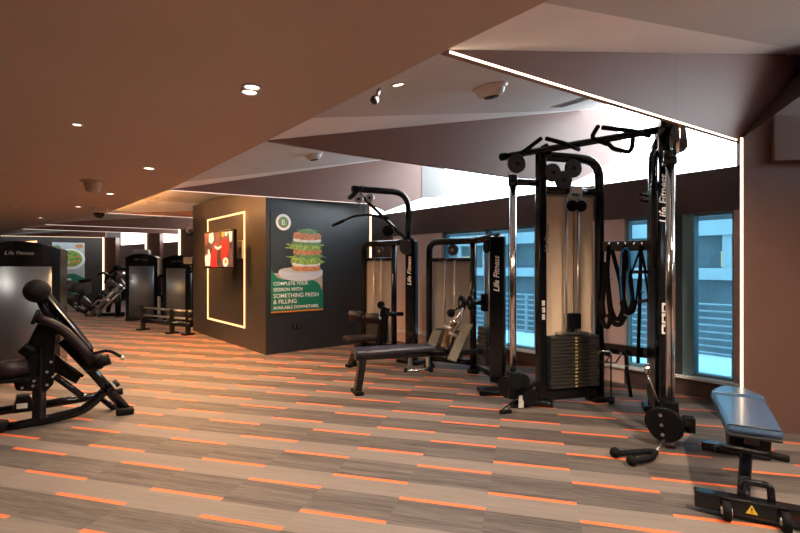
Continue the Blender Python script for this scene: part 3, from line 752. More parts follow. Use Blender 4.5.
# ================================================================== ROW AND PULLDOWN STATIONS
def station_tower(root, left, mid, thick, top, rot, letter_off=.0, slab=None):
    """left/mid/thick: floor points (x,y); panel between left and mid; lettered column at thick"""
    P3 = lambda p, z: Vector((p[0],p[1],z))
    def pt(fn, name, mat, parent=None, bev=0, lb=None):
        mm = MB(); fn(mm); return mm.build(name, mat, parent or root, bev, lb)
    pt(lambda m: m.tube([P3(left,0),P3(left,top),P3(mid,top),P3(thick,top+.01)], .042, 14, .13), 'arched_frame', 'satin')
    pt(lambda m: m.tube([P3(mid,0),P3(mid,top)], .042, 14), 'middle_post', 'satin')
    T = frame((thick[0],thick[1],0), rot)
    pt(lambda m: m.box((-.05,-.085,.03),(.05,.085,top+.02),T), 'column', 'satin', bev=.025)
    pt((lambda m: m.box((-.11,-.17,0),(.11,.19,.045),T)) if slab is None else (lambda m: m.bar(slab[0],slab[1],.20,.05)), 'base_plate', 'black', bev=.012)
    d = (P3(mid,0)-P3(left,0)).normalized(); n = Vector((-d.y,d.x,0)); n = n if n.x > 0 else -n
    a, b = P3(left,0)+d*.045+n*.02, P3(mid,0)-d*.045+n*.02
    pt(lambda m: m.prism([a+Vector((0,0,.22)),b+Vector((0,0,.22)),b+Vector((0,0,top-.25)),a+Vector((0,0,top-.25))], n*.012), 'rear_shroud', 'greypanel')
    pt(lambda m: m.tube([P3(left,top-.23),P3(mid,top-.23)], .022, 12), 'cross_beam', 'satin')
    pt(lambda m: m.tube([P3(left,.12),P3(mid,.12)], .035, 12), 'base_beam', 'satin')
    c = (P3(left,0)+P3(mid,0))/2
    for s in (-.07,.07):
        pt(lambda m: m.tube([c+d*s-n*.03+Vector((0,0,.15)),c+d*s-n*.03+Vector((0,0,top-.24))], .010, 8), 'guide_rod', 'steel')
    for k in range(12):
        pt(lambda m: m.prism([c-d*.17-n*.09+Vector((0,0,.17+k*.03)),c+d*.17-n*.09+Vector((0,0,.17+k*.03)),c+d*.17+Vector((0,0,.17+k*.03)),c-d*.17+Vector((0,0,.17+k*.03))],(0,0,.026)), 'weight_plate', 'plate', bev=.003)
    w = pt(lambda m: m.disc(c+d*.04-n*.02+Vector((0,0,top-.11)), n, .072, .035), 'pulley', 'knurl')
    pt(lambda m: m.disc(c+d*.04-n*.02+Vector((0,0,top-.11)), n, .02, .05, 12), 'hub', 'steel', w)
    e = (P3(mid,0)+P3(thick,0))/2
    d2 = (P3(thick,0)-P3(mid,0)).normalized(); n2 = Vector((-d2.y,d2.x,0)); n2 = n2 if n2.x > 0 else -n2
    pt(lambda m: m.disc(e+d2*.06+Vector((0,0,top-.09)), n2, .075, .04), 'pulley', 'black')
    pt(lambda m: m.tube([P3(mid,.10),P3(thick,.08)], .03, 12), 'base_beam', 'satin')
    for p in (left, mid):
        pt(lambda m: m.lathe(P3(p,0),((.001,0),(.075,0),(.075,.03),(.05,.055),(.04,.055))), 'foot', 'rubber')
    m3 = T.to_3x3()
    text('Life Fitness', .088, T @ Vector((-.0515,-.028,1.04+letter_off)), (0,0,1), m3 @ Vector((0,1,0)), 'letter', root, 'lettering', .25, .0015)
    return T, pt
row = thing('seated_row_machine', 'low black cable row machine with long flat bench and ribbed footplates', 'gym machine', (3.9,3.8,0))
rT, rpt = station_tower(row, (4.31,4.52), (4.50,3.93), (4.22,3.33), 1.64, 24, 0, (on_z(478,391,.025), on_z(511,391,.025)))
# stack in front of the column
for k in range(9):
    rpt(lambda m: m.cbox((4.34,3.58,.20+k*.05),(.20,.13,.045)), 'weight_plate', 'plate', bev=.004)
rpt(lambda m: (m.tube([(4.33,3.54,.15),(4.33,3.54,1.6)],.010,8), m.tube([(4.35,3.62,.15),(4.35,3.62,1.6)],.010,8)), 'guide_rod', 'steel')
# bench
ba, bb = Vector((2.80,4.075,0)), Vector((3.63,3.765,0)); bdv = (bb-ba).normalized(); bn = Vector((-bdv.y,bdv.x,0))
up = Vector((0,0,1))
rpt(lambda m: m.prism([ba-bn*.125+up*.405,bb-bn*.125+up*.405,bb+bn*.125+up*.405,ba+bn*.125+up*.405], up*.06), 'bench_pad', 'indigo', bev=.022)
rpt(lambda m: m.bar(ba+bdv*.02+up*.375, bb+bdv*.62+up*.355, .075, .055), 'bench_beam', 'satin', bev=.01)
rpt(lambda m: m.bar(ba+bdv*.10+up*.37, ba+bdv*.045+up*.03, .10, .07, bdv), 'bench_leg', 'satin', bev=.01)
rpt(lambda m: m.bar(ba+bdv*.04-bn*.11+up*.02, ba+bdv*.04+bn*.11+up*.02, .09, .04), 'bench_foot', 'rubber', bev=.01)
# footplates
def plate4(p1,p2,p3,p4,th=.03): 
    v=[Vector(p) for p in (p1,p2,p3,p4)]; nn=(v[1]-v[0]).cross(v[3]-v[0]).normalized()
    return lambda m: m.prism(v, nn*th)
for (qs,Y0,Y1) in ((((426,348),(435,350),(442,332),(433,331)),5.45,5.62), (((447,360),(456,362.5),(473,325),(463,324)),5.05,5.25)):
    (a,b,c,d) = qs
    fp = rpt(plate4(at_Y(*a,Y0),at_Y(*b,Y0-.02),at_Y(*c,Y1),at_Y(*d,Y1+.02)), 'foot_plate', 'olive', bev=.006)
    for k in range(9):
        t=(k+.5)/9; l=at_Y(*a,Y0).lerp(at_Y(*d,Y1+.02),t); r=at_Y(*b,Y0-.02).lerp(at_Y(*c,Y1),t); o=(W(0,-1,.3)).normalized()*.018
        rpt(lambda m: m.tube([l+o,r+o],.006,6), 'grip_rib', 'olive', fp)
rpt(lambda m: (m.bar(at_Y(446,348,5.5),at_Y(452,324,5.65),.16,.03,(1,0,0))), 'plate_bracket', 'black', bev=.004)
rpt(lambda m: m.tube([at_Y(450,350,5.2),at_Y(432,345,5.6)],.02,10), 'foot_axle', 'satin')
# pulley arm
pa = Vector((4.33,3.60,.90)); 
rpt(lambda m: (m.tube([pa, at_Y(466,303,5.45)],.028,12), m.bar(pa+up*.1,pa-up*.1,.09,.05,(1,0,0))), 'pulley_arm', 'satin')
for px in (462,471):
    w = rpt(lambda m: m.disc(at_Y(px,303,5.45), W(1,.25,0), .088, .035, 26), 'pulley', 'black')
    rpt(lambda m: m.disc(at_Y(px,303,5.45), W(1,.25,0), .025, .05, 14), 'hub', 'steel', w)
rpt(lambda m: m.tube([pa+up*.02, pa+Vector((0,0,.62))],.006,6), 'cable', 'black')
vh = thing('row_handle', 'chrome V-shaped handle hanging at the row machine pulley', 'handle', at_Y(456,330,5.3))
for pts in ([(463,308),(455,320),(447,327)], [(463,308),(460,322),(452,334)], [(447,327),(452,334)]):
    mm = MB(); mm.tube([at_Y(x,y,5.33) for x,y in pts], .013, 10, .02); mm.build('frame','chrome',vh)
for x,y in ((447,327),(452,334)):
    mm = MB(); mm.tube([at_Y(x-3,y-1,5.33),at_Y(x+5,y+2,5.26)], .019, 10); mm.build('grip','steel',vh)
mm = MB(); mm.ball(at_Y(451,313,5.5), .05, 16); mm.tube([at_Y(451,313,5.5),at_Y(462,305,5.45)],.01,8); mm.build('stop_ball','rubber',vh)

lat = thing('lat_pulldown_machine', 'tall black pulldown machine with overhead arm beside the burger poster wall', 'gym machine', (3.95,5.2,0))
lT, lpt = station_tower(lat, (4.27,5.93), (4.40,5.36), (4.31,4.87), 1.66, 10, .02)
lpt(lambda m: m.tube([(4.33,4.97,1.55),(4.33,4.95,2.34),(3.50,5.12,2.33)], .042, 14, .26), 'overhead_arm', 'satin')
lpt(lambda m: m.tube([(3.60,5.10,2.27),(4.31,4.93,1.66)], .022, 10), 'diagonal_strut', 'satin')
lpt(lambda m: m.disc((4.26,4.92,1.58), W(0,1,0), .10, .13, 26), 'pulley_housing', 'knurl')
w = lpt(lambda m: m.disc(at_Y(388,231,6.3), W(0,1,0), .075, .04), 'pulley', 'black')
lpt(lambda m: m.bar((3.46,5.13,2.20),(3.62,5.09,2.36),.10,.05), 'head_bracket', 'black', bev=.01)
for px,py in ((370,198),(359,199)):
    w = lpt(lambda m: m.disc(at_Y(px,py,6.0), W(.25,1,.0), .055, .03, 22), 'pulley', 'steel')
    lpt(lambda m: m.disc(at_Y(px,py,6.0), W(.25,1,.0), .018, .045, 12), 'hub', 'black', w)
lpt(lambda m: m.tube([at_Y(364,197,6.05),at_Y(364,214,6.05)],.005,6), 'cable', 'black')
seat_c = W(-.51,6.15,0)
sT = frame(seat_c, -15)
lpt(lambda m: m.box((-.20,-.15,.36),(.20,.15,.42),sT), 'seat', 'darkvinyl', bev=.025)
lpt(lambda m: m.bar(seat_c+up*.37, on_z(351,365,.02), .09, .07, (1,0,0)), 'seat_post', 'satin', bev=.01)
lpt(lambda m: m.bar(on_z(347,366,.02), on_z(357,364,.02), .09, .04), 'seat_foot', 'rubber', bev=.01)
lpt(lambda m: m.bar(seat_c+up*.30+Vector((.05,0,0)), Vector((4.30,5.05,.20)), .07, .06), 'base_beam', 'satin', bev=.01)
for a,b in (((349,315.5),(362,316.5)),((364,318.5),(379,318))):
    lpt(lambda m: m.tube([at_Y(*a,6.05),at_Y(a[0]+1,a[1],6.05),at_Y(b[0]-1,b[1],6.0),at_Y(*b,6.0)],[.055,.066,.066,.055],18), 'thigh_roller', 'darkvinyl')
lpt(lambda m: m.tube([at_Y(349,316,6.06),at_Y(381,318.5,6.0)],.02,10), 'roller_axle', 'steel')
lpt(lambda m: (m.bar(at_Y(377,349,6.1),at_Y(384,306,6.05),.05,.05,(1,0,0)), m.bar(at_Y(381,348,6.15),at_Y(388,308,6.15),.05,.04,(1,0,0))), 'roller_post', 'satin', bev=.006)
lpt(lambda m: m.tube([at_Y(385,314,6.1),at_Y(402,314,6.4)],.03,12), 'roller_beam', 'satin')
lpt(lambda m: m.disc(at_Y(381,305,6.2),W(0,1,0),.05,.04,18), 'adjuster_knob', 'black')
lpt(lambda m: (m.tube([at_Y(407,371,5.95),at_Y(431,369.5,6.0)],.018,10)), 'foot_bar', 'chrome')
for px,py in ((406,371),(431,369.5)):
    lpt(lambda m: m.disc(at_Y(px,py,5.97),W(1,0,0),.035,.05,14), 'foot_bar_end', 'rubber')
lpt(lambda m: (m.bar(at_Y(410,355,6.2),at_Y(410,368,6.05),.05,.04,(1,0,0)), m.bar(at_Y(428,352,6.2),at_Y(428,367,6.05),.05,.04,(1,0,0)), m.tube([at_Y(409,356,6.2),at_Y(429,356,6.2)],.02,8)), 'foot_bar_bracket', 'steel', bev=.004)
lb = thing('lat_bar', 'long black bent bar hanging from the pulldown arm', 'pulldown bar', at_Y(364,214,6.05))
mm = MB(); mm.tube([at_Y(334,225,6.45),at_Y(354,216,6.2),at_Y(369,214.5,6.0),at_Y(387,218,5.8)], .016, 12, .08); mm.build('bar','black',lb)
mm = MB(); mm.tube([at_Y(333,225.5,6.46),at_Y(344,220.5,6.32)], .021, 12); mm.build('grip','rubber',lb)
mm = MB(); mm.tube([at_Y(378,216.2,5.9),at_Y(388,218.3,5.79)], .021, 12); mm.build('grip','rubber',lb)
# ================================================================== ADJUSTABLE BENCH (right foreground)
nb, fb = W(1.905,2.55,0), W(2.40,3.42,0); bax = (fb-nb).normalized(); bpx = Vector((-bax.y,bax.x,0))
bench = thing('adjustable_bench', 'black padded weight bench with painted blue sheen on wheels in the right foreground', 'weight bench', nb.lerp(fb,.4))
def bpt(fn, name, mat, bev=0, lb=None, par=None):
    mm = MB(); fn(mm); return mm.build(name, mat, par or bench, bev, lb)
Lb = (fb-nb).length
def BP(s, w, z): return nb+bax*s+bpx*w+up*z
def pad(poly, z0, z1): return lambda m: m.prism([BP(s,w,z0) for s,w in poly], up*(z1-z0))
sp = Lb-.27
bpt(pad([(0,-.128),(0,.128),(sp,.150),(sp,-.150)], .40,.452), 'back_pad', 'vinyl', .022)
bpt(pad([(.004,-.124),(.004,.124),(sp-.004,.145),(sp-.004,-.145)], .385,.41), 'back_pad_base', 'padedge', .012)
bpt(pad([(sp+.012,-.155),(sp+.012,.155),(sp+.09,.145),(Lb-.03,.085),(Lb,.06),(Lb,-.06),(Lb-.03,-.085),(sp+.09,-.145)], .40,.462), 'seat_pad', 'vinyl', .022)
bpt(lambda m: m.tube([BP(.012,-.118,.452),BP(.012,.118,.452)], .005, 6), 'piping', 'padedge')
bpt(lambda m: m.bar(BP(.10,0,.345), BP(Lb-.05,0,.355), .07, .05), 'frame_rail', 'satin', .008)
bpt(lambda m: (m.box((-.0,0,0),(0.001,.001,.001)) if False else m.bar(BP(.22,-.10,.345),BP(.22,.10,.345),.05,.03)), 'cross_plate', 'black', .006)
bpt(lambda m: m.tube([at_Y(714,448,2.62),at_Y(722,446,2.62),at_Y(790,459,2.42)], .014, 10), 'grab_handle', 'black')
bpt(lambda m: m.tube([at_Y(770,455,2.45),at_Y(788,459,2.42)], .020, 12), 'handle_grip', 'rubber')
bpt(lambda m: m.prism([BP(.16,-.10,.36),BP(.40,-.10,.36),BP(.36,-.10,.24),BP(.22,-.10,.24)], bpx*.2), 'hinge_bracket', 'black', .01)
# upright between foot and pad
fl_, fr_ = at_Y(694,500,2.585), at_Y(812,524,2.36)
fmid = fl_.lerp(fr_,.45)
bpt(lambda m: m.bar(Vector((fmid.x,fmid.y,.06))+bax*.06, BP(.30,0,.30), .085, .06, bpx), 'upright', 'satin', .01)
# rear support to the floor
bpt(lambda m: m.bar(BP(.30,0,.30), BP(Lb-.10,0,.06), .07, .06), 'rear_strut', 'satin', .008)
bpt(lambda m: m.bar(BP(Lb-.10,-.20,.035), BP(Lb-.10,.20,.035), .07, .06), 'rear_foot', 'satin', .01)
# front foot with wheels
a0 = Vector((fl_.x,fl_.y,.07)); b0 = Vector((fr_.x,fr_.y,.07))
bpt(lambda m: m.bar(a0, b0, .07, .085), 'front_foot', 'satin', .008)
fdv = (b0-a0).normalized(); fpv = Vector((-fdv.y,fdv.x,0)); 
if fpv.dot(W(0,1,0)) > 0: fpv = -fpv
for px in (727,785):
    t = (px-694)/(812-694); c = a0.lerp(b0,t); c.z = .048; c = c + fpv*.055
    w = bpt(lambda m: m.disc(c, fdv, .048, .036, 24), 'wheel', 'rubber')
    bpt(lambda m: m.disc(c, fdv, .02, .05, 14), 'wheel_hub', 'steel', 0, None, w)
# handle yoke over the foot
y0 = a0.lerp(b0,.43); y1 = a0.lerp(b0,.68)
bpt(lambda m: m.tube([y0+up*.02, y0+up*.115+bax*.03, y1+up*.115+bax*.03, y1+up*.02], .018, 10, .03), 'yoke', 'satin')
tri = a0.lerp(b0,.50)+fpv*.0365
bpt(lambda m: m.prism([tri-fdv*.026-up*.022, tri+fdv*.026-up*.022, tri+up*.024], fpv*.001), 'warning_sticker', 'yellow', 0, 'yellow warning triangle sticker')
tr2 = tri+fpv*.0012
bpt(lambda m: (m.prism([tr2-fdv*.003-up*.004, tr2+fdv*.003-up*.004, tr2+fdv*.003+up*.010, tr2-fdv*.003+up*.010], fpv*.0006), m.prism([tr2-fdv*.003-up*.014, tr2+fdv*.003-up*.014, tr2+fdv*.003-up*.009, tr2-fdv*.003-up*.009], fpv*.0006)), 'warning_mark', 'black')

# ================================================================== PLATE-LOADED MACHINE (left foreground)
P0 = on_z(125,413,0); P1 = on_z(5,430,0); pdv = (P1.x-P0.x, P1.y-P0.y)
plm = thing('plate_loaded_machine', 'black plate-loaded lever machine with round head pad in the left foreground', 'gym machine', (P0.x-.5,P0.y,0))
def pp(x,y,o=0.0): return on_p(x,y,(P0.x,P0.y),pdv,o)
def ppt(fn, name, mat, bev=0, lb=None, par=None):
    mm = MB(); fn(mm); return mm.build(name, mat, par or plm, bev, lb)
def pts_(l, o=0.0): return [pp(x,y,o) for x,y in l]
ppt(lambda m: m.tube(pts_([(2,429),(40,421.5),(82,411),(97,399),(107,388)]), .040, 14, .15), 'base_tube', 'satin')
ppt(lambda m: m.tube(pts_([(-6,412),(45,404.5),(98,395.5)],-.22), .036, 14, .1), 'base_tube', 'satin')
ppt(lambda m: m.tube(pts_([(127,410.5),(95,374),(62,340)]), .040, 14), 'front_upright', 'satin')
ppt(lambda m: m.bar(pp(116,411.5,.02), pp(134,410.5,.02), .13, .065), 'front_foot', 'rubber', .02)
ppt(lambda m: m.bar(pp(-6,426,.02), pp(7,427,.02), .14, .09), 'rear_foot', 'rubber', .02)
ppt(lambda m: m.bar(pp(90,350,.03), pp(44,292,.03), .055, .05, W(0,1,0)), 'lever_arm', 'satin', .006)
ppt(lambda m: m.tube(pts_([(48,297),(91,349)],.065), .008, 8), 'lever_highlight', 'steel')  # bright rod standing in for the highlight along the lever arm
ppt(lambda m: m.tube(pts_([(36,317),(60,327),(75,341),(93,362)],.10), .040, 18, .08), 'padded_arm', 'darkvinyl')
ppt(lambda m: m.tube(pts_([(34,316.5),(37.5,317.4)],.10), .062, 18), 'arm_end_cap', 'rubber')
ppt(lambda m: (m.ball(pp(37,291,.05), .096, 24, (1,1,1)),), 'head_pad', 'rubber')
ppt(lambda m: m.tube(pts_([(39,298),(44,308),(58,334)],.04), .03, 12), 'pad_stem', 'black')
ppt(lambda m: (m.cbox(pp(93,362,.02),(.15,.11,.13)), m.cbox(pp(86,352,.0),(.10,.12,.12))), 'pivot_block', 'black', .02)
ppt(lambda m: m.tube(pts_([(96,364),(110,359)],.12), .045, 16), 'stop_roller', 'rubber')
ppt(lambda m: m.tube(pts_([(92,354),(107,350.5),(113,352),(123,358)],.09), .014, 10, .06), 'hand_lever', 'satin')
ppt(lambda m: m.tube(pts_([(121,356.8),(124,358.7)],.09), .019, 10), 'lever_tip', 'steel')
ppt(lambda m: m.bar(pp(39,419), pp(40,345), .075, .07, W(0,1,0)), 'seat_column', 'satin', .008)
ppt(lambda m: m.prism(pts_([(24,352),(50,300),(58,312),(55,352),(54,384),(46,392),(16,391),(12,380),(28,372)],.03), Vector((0,.07,0))), 'side_plate', 'black', .012)
for x,y in ((22,388),(33,386),(47,385),(34,381),(47,372),(51,362),(53,377),(50,326),(62,333)):
    ppt(lambda m: m.tube([pp(x,y,.03),pp(x,y,.045)], .011, 10), 'bolt', 'steel')
ppt(lambda m: m.tube(pts_([(-16,373),(8,370.5),(29,366)],.06), [.075,.085,.06], 18), 'seat_pad', 'darkvinyl')
ppt(lambda m: m.bar(pp(-14,381,.05), pp(30,377,.05), .24, .03), 'seat_base', 'black', .008)
ppt(lambda m: m.tube(pts_([(55,376),(82,396)],.05), .026, 12), 'brace', 'satin')
ppt(lambda m: m.prism(pts_([(55,356),(82,376),(76,384),(54,372)],-.05), Vector((0,.04,0))), 'gusset', 'black', .006)
ppt(lambda m: m.tube(pts_([(54,355),(83,376.5)],-.02), .014, 10), 'gusset_edge', 'satin')
ppt(lambda m: m.tube(pts_([(107,390),(118,382)],.05), .035, 16), 'weight_horn', 'satin')
ppt(lambda m: m.tube(pts_([(113,386),(115,384.6)],.05), .038, 16), 'horn_collar', 'label')
ppt(lambda m: m.tube(pts_([(113,393),(123,391)],-.06), .03, 16), 'weight_horn', 'rubber')
ppt(lambda m: m.tube(pts_([(101,398),(119,412)],-.18), .026, 12), 'rear_brace', 'satin')
ppt(lambda m: m.prism(pts_([(17,397),(31,396),(35,411),(12,414)],.02), Vector((0,.12,0))), 'post_shoe', 'black', .008)
ppt(lambda m: m.prism(pts_([(16.5,404),(27.5,403),(27.5,408),(16.5,409)],.03), Vector((0,.003,0))), 'placard', 'label')
ppt(lambda m: m.bar(pp(22,347,.05), pp(32,354,.05), .09, .06, W(0,1,0)), 'hip_pad', 'rubber', .015)

# ================================================================== SHROUDED WEIGHT TOWERS
def tower(name, label, X, Y, w, d, h, yaw, detail=True):
    o = W(X,Y,0); T = frame(o, math.degrees(-YAW)+yaw); t = thing(name, label, 'gym machine', o)
    def pt(fn, nm, mat, bev=0, lb=None):
        mm = MB(); fn(mm); return mm.build(nm, mat, t, bev, lb)
    hw = w/2
    def foot(s, off, n=14, x0=-1, x1=1):
        a = [(hw*s*(x0+(x1-x0)*k/n), -d/2-.15*(1-((x0+(x1-x0)*k/n))**2)+off) for k in range(n+1)]
        return a
    zc = h-.29
    body = foot(1,0)+[(hw,d/2),(-hw,d/2)]
    pt(lambda m: m.prism([T@Vector((x,y,.02)) for x,y in body], up*(zc-.02)), 'housing', 'satin', .006)
    fp = foot(1,-.012,14,-.74,.80); bp = foot(1,.03,14,-.74,.80)
    pt(lambda m: m.prism([T@Vector((x,y,.10)) for x,y in fp]+[T@Vector((x,y,.10)) for x,y in reversed(bp)], up*(zc-.11), True), 'front_shroud', 'silver', 0, 'silver curved front shroud')
    n=14; arch=[(-hw*1.01+2*hw*1.01*k/n, zc+.20+.09*(1-(2*k/n-1)**2)) for k in range(n+1)]
    mm = MB(); pl=[(-hw*1.01,zc)]+[(hw*1.01,zc)]+list(reversed(arch))
    # cap follows the bowed front: strips
    N=14; vs=[];fs=[]
    for k in range(N+1):
        u=-1+2*k/N; x=hw*1.01*u; yf=-d/2-.16*(1-u*u)-.004; zt=zc+.20+.09*(1-u*u)
        vs+=[(x,yf,zc),(x,yf,zt),(x,d/2,zt),(x,d/2,zc)]
    for k in range(N):
        for j in range(4): fs.append((4*k+j,4*k+4+j,4*k+4+(j+1)%4,4*k+(j+1)%4))
    fs+= [(0,1,2,3),(4*N+3,4*N+2,4*N+1,4*N)]
    mm.add(vs,fs,False,T); mm.build('top_cap','satin',t)
    pt(lambda m: m.box((-hw*1.02,-d/2-.02,0),(hw*1.02,d/2,.06),T), 'base', 'black', .01)
    if detail:
        text('Life Fitness', .062, T@Vector((-.13,-d/2-.170,zc+.13)), T.to_3x3()@Vector((1,0,0)), up, 'greyletter', t, 'lettering', .25)
    return t, T
t1, T1 = tower('weight_stack_tower', 'large dark-capped silver weight tower at the left edge behind the lever machine', -4.67, 5.95, .76, .46, 1.62, 26)
pt = MB(); pt.box((-.12,-.40,1.46),(.14,-.388,1.475),T1)
t2, T2 = tower('weight_stack_tower', 'silver weight tower with white box on top, middle of the far group', -6.42, 11.9, .70, .50, 1.63, 18)
wb = thing('white_box', 'small white box lying on top of the middle silver weight tower', 'box', T2 @ Vector((-.05,0,1.63)))
mm = MB(); mm.box((-.22,-.15,1.625),(.14,.15,1.72),T2); mm.build('carton','fixture',wb,.01)
mm = MB(); mm.box((-.20,-.13,1.72),(.12,.13,1.745),T2); mm.build('lid','label',wb,.006)
t3, T3 = tower('weight_stack_tower', 'silver weight tower partly hidden by the left edge of the screen wall', -5.22, 11.3, .70, .50, 1.58, 18)
for nm,fn,mt in (('placard',lambda m: m.prism([at_Y(183.5,257,10.75),at_Y(192,257,10.75),at_Y(192,264,10.75),at_Y(183.5,264,10.75)],W(0,.01,0)),'label'),
                 ('selector_knob',lambda m: m.ball(at_Y(188.5,268,10.7),.075,14),'black'),
                 ('selector_column',lambda m: m.bar(at_Y(188,271,10.85),at_Y(188,316,10.85),.09,.08,W(0,1,0)),'black'),
                 ('handle_arm',lambda m: m.tube([at_Y(186,272,10.85),at_Y(193,271.5,10.8)],.03,10),'black')):
    mm = MB(); fn(mm); mm.build(nm,mt,t3)

# low rail frame in front of the towers
lr = thing('low_rail_frame', 'low black rail frame on short posts left of the screen wall', 'gym bench', (2.55,10.2,0))
ps = [on_z(143,330,0), on_z(172,333.5,0), on_z(188,335,0)]
for p,zt in zip(ps,(.52,.48,.48)):
    mm = MB(); mm.bar(p+up*.02,p+up*zt,.085,.085,(1,0,0)); mm.build('post','satin',lr,.01)
    mm = MB(); mm.bar(p+up*.015-bax*.11,p+up*.015+bax*.11,.13,.03); mm.build('foot','rubber',lr,.006)
dd = (ps[2]-ps[0]).normalized()
for z,r,mt in ((.46,.022,'steel'),(.31,.02,'steel'),(.20,.05,'satin')):
    mm = MB(); mm.tube([ps[0]+up*z, ps[2]+dd*.1+up*z], r, 10); mm.build('rail',mt,lr)

# ================================================================== FAR MACHINES
def far_machine(name, label, Y, items, cat='gym machine'):
    base = W((items[0][2][0][0]-400)/F*Y, Y, 0); t = thing(name, label, cat, base)
    for nm, mt, pts, r in items:
        mm = MB(); q=[at_Y(p[0],p[1],Y+(p[2] if len(p)>2 else 0)) for p in pts]
        mm.tube(q, r, 10, .06); mm.build(nm, mt, t)
    return t
far_machine('seated_press_machine', 'dark press machine with seat between the two far weight towers', 12.7,
  [('base_beam','black',[(156,319,.1),(174,317,0)],.05),('seat_post','black',[(164,318,0),(161,296,0)],.06),('seat','darkvinyl',[(156,296,0),(168,298,0)],.10),
   ('back_pad','darkvinyl',[(170,296,0),(173,277,0)],.10),('press_arm','black',[(155,280,.2),(160,276,0),(169,277,-.1),(172,284,0)],.05),
   ('handle','rubber',[(155,276,-.2),(167,275.5,-.2)],.04),('side_frame','satin',[(157,318,.3),(160,300,.3),(157,282,.3)],.045)])
far_machine('leg_press_machine', 'dark machine with two long sloping rails left of the middle weight tower', 12.6,
  [('base_beam','black',[(86,316,0),(124,314,0)],.06),('sliding_rail','steel',[(90,315,-.2),(121,285,-.2)],.045),('sliding_rail','satin',[(84,313,.25),(114,285,.25)],.05),
   ('carriage','black',[(98,303,0),(108,293,0)],.14),('foot_plate','knurl',[(108,281,0),(119,288,0)],.07),('back_pad','darkvinyl',[(82,300,0),(94,310,0)],.09),
   ('weight_horn','steel',[(104,298,-.3),(110,301,-.5)],.04),('weight_horn','steel',[(113,290,-.3),(119,292,-.5)],.04),('sliding_rail','steel',[(96,316,-.4),(124,288,-.4)],.025),('side_handle','steel',[(92,306,-.4),(98,300,-.4),(104,301,-.4)],.025),('post','black',[(118,317,-.2),(118,292,-.2)],.07),('foot','black',[(115,318,-.25),(121,318,-.25)],.06)])
far_machine('lever_press_machine', 'dark lever machine with upswept handles right of the far salad poster', 13.4,
  [('main_post','black',[(108,312,0),(112,290,0),(117,272,0)],.06),('lever_arm','satin',[(97,275,-.3),(103,272.5,-.3),(112,277,0),(122,274,0)],.035),
   ('lever_arm','black',[(105,283,.2),(108,274,.2),(116,269,.2),(126,269,.2)],.04),('handle','steel',[(117,277,-.2),(124,273,-.3)],.035),('handle','steel',[(121,279,-.3),(126,287,-.3)],.035),
   ('head_pad','rubber',[(114,268,0),(120,267,0)],.06),('weight_disc','rubber',[(119,292,-.1),(120,292,-.15)],.26),('brace','satin',[(100,312,0),(112,288,0)],.05),('base_beam','black',[(95,314,0),(124,315,0)],.05)])
far_machine('recumbent_machine', 'low grey and black seat machine in front of the far salad poster', 13.9,
  [('base_beam','black',[(64,313,0),(90,314,0)],.06),('seat_back','knurl',[(68,286,0),(76,287,0)],.16),('console','knurl',[(80,288,-.1),(88,288,-.1)],.19),('seat','padedge',[(66,297,0),(76,298,0)],.12),
   ('slope_beam','satin',[(66,300,-.2),(76,307,-.3),(86,313,-.3)],.06),('handle','satin',[(80,281,-.2),(90,280.5,-.2)],.045),('post','black',[(78,313,0),(82,290,0)],.06),('crank','steel',[(84,297,-.3),(90,303,-.3)],.04)])
# ================================================================== CEILING FITTINGS
def downlight(p, label, power=30, double=None, nrm=(0,0,-1), r=.030, spot=True, warm=(1,.78,.58)):
    p = Vector(p); t = thing('recessed_downlight', label, 'ceiling light', p, 'recessed downlights')
    a = Vector(nrm).normalized(); o = []
    for k,dp in enumerate([Vector((0,0,0))] + ([Vector(double)] if double else [])):
        c = p+dp
        mm = MB(); ring = [c + a*.004]; 
        q = a.to_track_quat('Z','Y').to_matrix().to_4x4(); T = Matrix.Translation(c) @ q
        vs, fs = [], []; prof = ((r*1.35,0),(r*1.35,.006),(r*1.05,.010),(r*.95,.002))
        lt = MB(); lt.lathe((0,0,0), prof); mm.add(lt.v, lt.f, True, T); mm.build('trim_ring','fixture',t)
        mm = MB(); mm.tube([c+a*.001, c+a*.0035], r*.9, 20); mm.build('lens','lens',t)
        if spot:
            ld = bpy.data.lights.new('downlight_lamp','SPOT'); ld.energy = power; ld.color = warm; ld.spot_size = R(150); ld.spot_blend = .6; ld.shadow_soft_size = .05
            lo = bpy.data.objects.new('downlight_lamp', ld); COL.objects.link(lo); lo.location = c + a*.03
            lo.rotation_euler = (0,0,0)
    return t
PW = 66
DL = [((249.5,91.5),'twin recessed downlight nearest the camera in the brown ceiling',(-.02,-.085,0)),
      ((77,124),'single recessed downlight at the upper left of the brown ceiling',None),
      ((149,168),'recessed downlight midway along the brown ceiling',None),
      ((110,193.5),'recessed downlight left of the dark ceiling dome camera',None),
      ((78,206.5),'recessed downlight further back in the row along the brown ceiling',None),
      ((40,217.5),'small distant recessed downlight near the far ceiling edge',None),
      ((6,225),'farthest recessed downlight at the left border of the photo',None)]
for (px,py),lb,dbl in DL:
    downlight(on_z(px,py,ZS), lb, PW*(.6 if dbl else 1), dbl, r=.042 if dbl else (.03 if py < 150 else .05))
def on_slope(px,py):
    d = ray(px,py); t = (ZS-SL*1.64-H)/(d.z-SL*d.x); return d*t+Vector((0,0,H))
sn_ = Vector((SL,0,-1)).normalized()
downlight(on_slope(398,84), 'recessed downlight in the pale sloped ceiling beside the small sensor', 110, None, sn_, .036)
downlight(on_slope(314,152.5)+Vector((-.45,.55,-.45*SL)), 'small recessed downlight in the second pale ceiling bay', 80, None, sn_, .026)
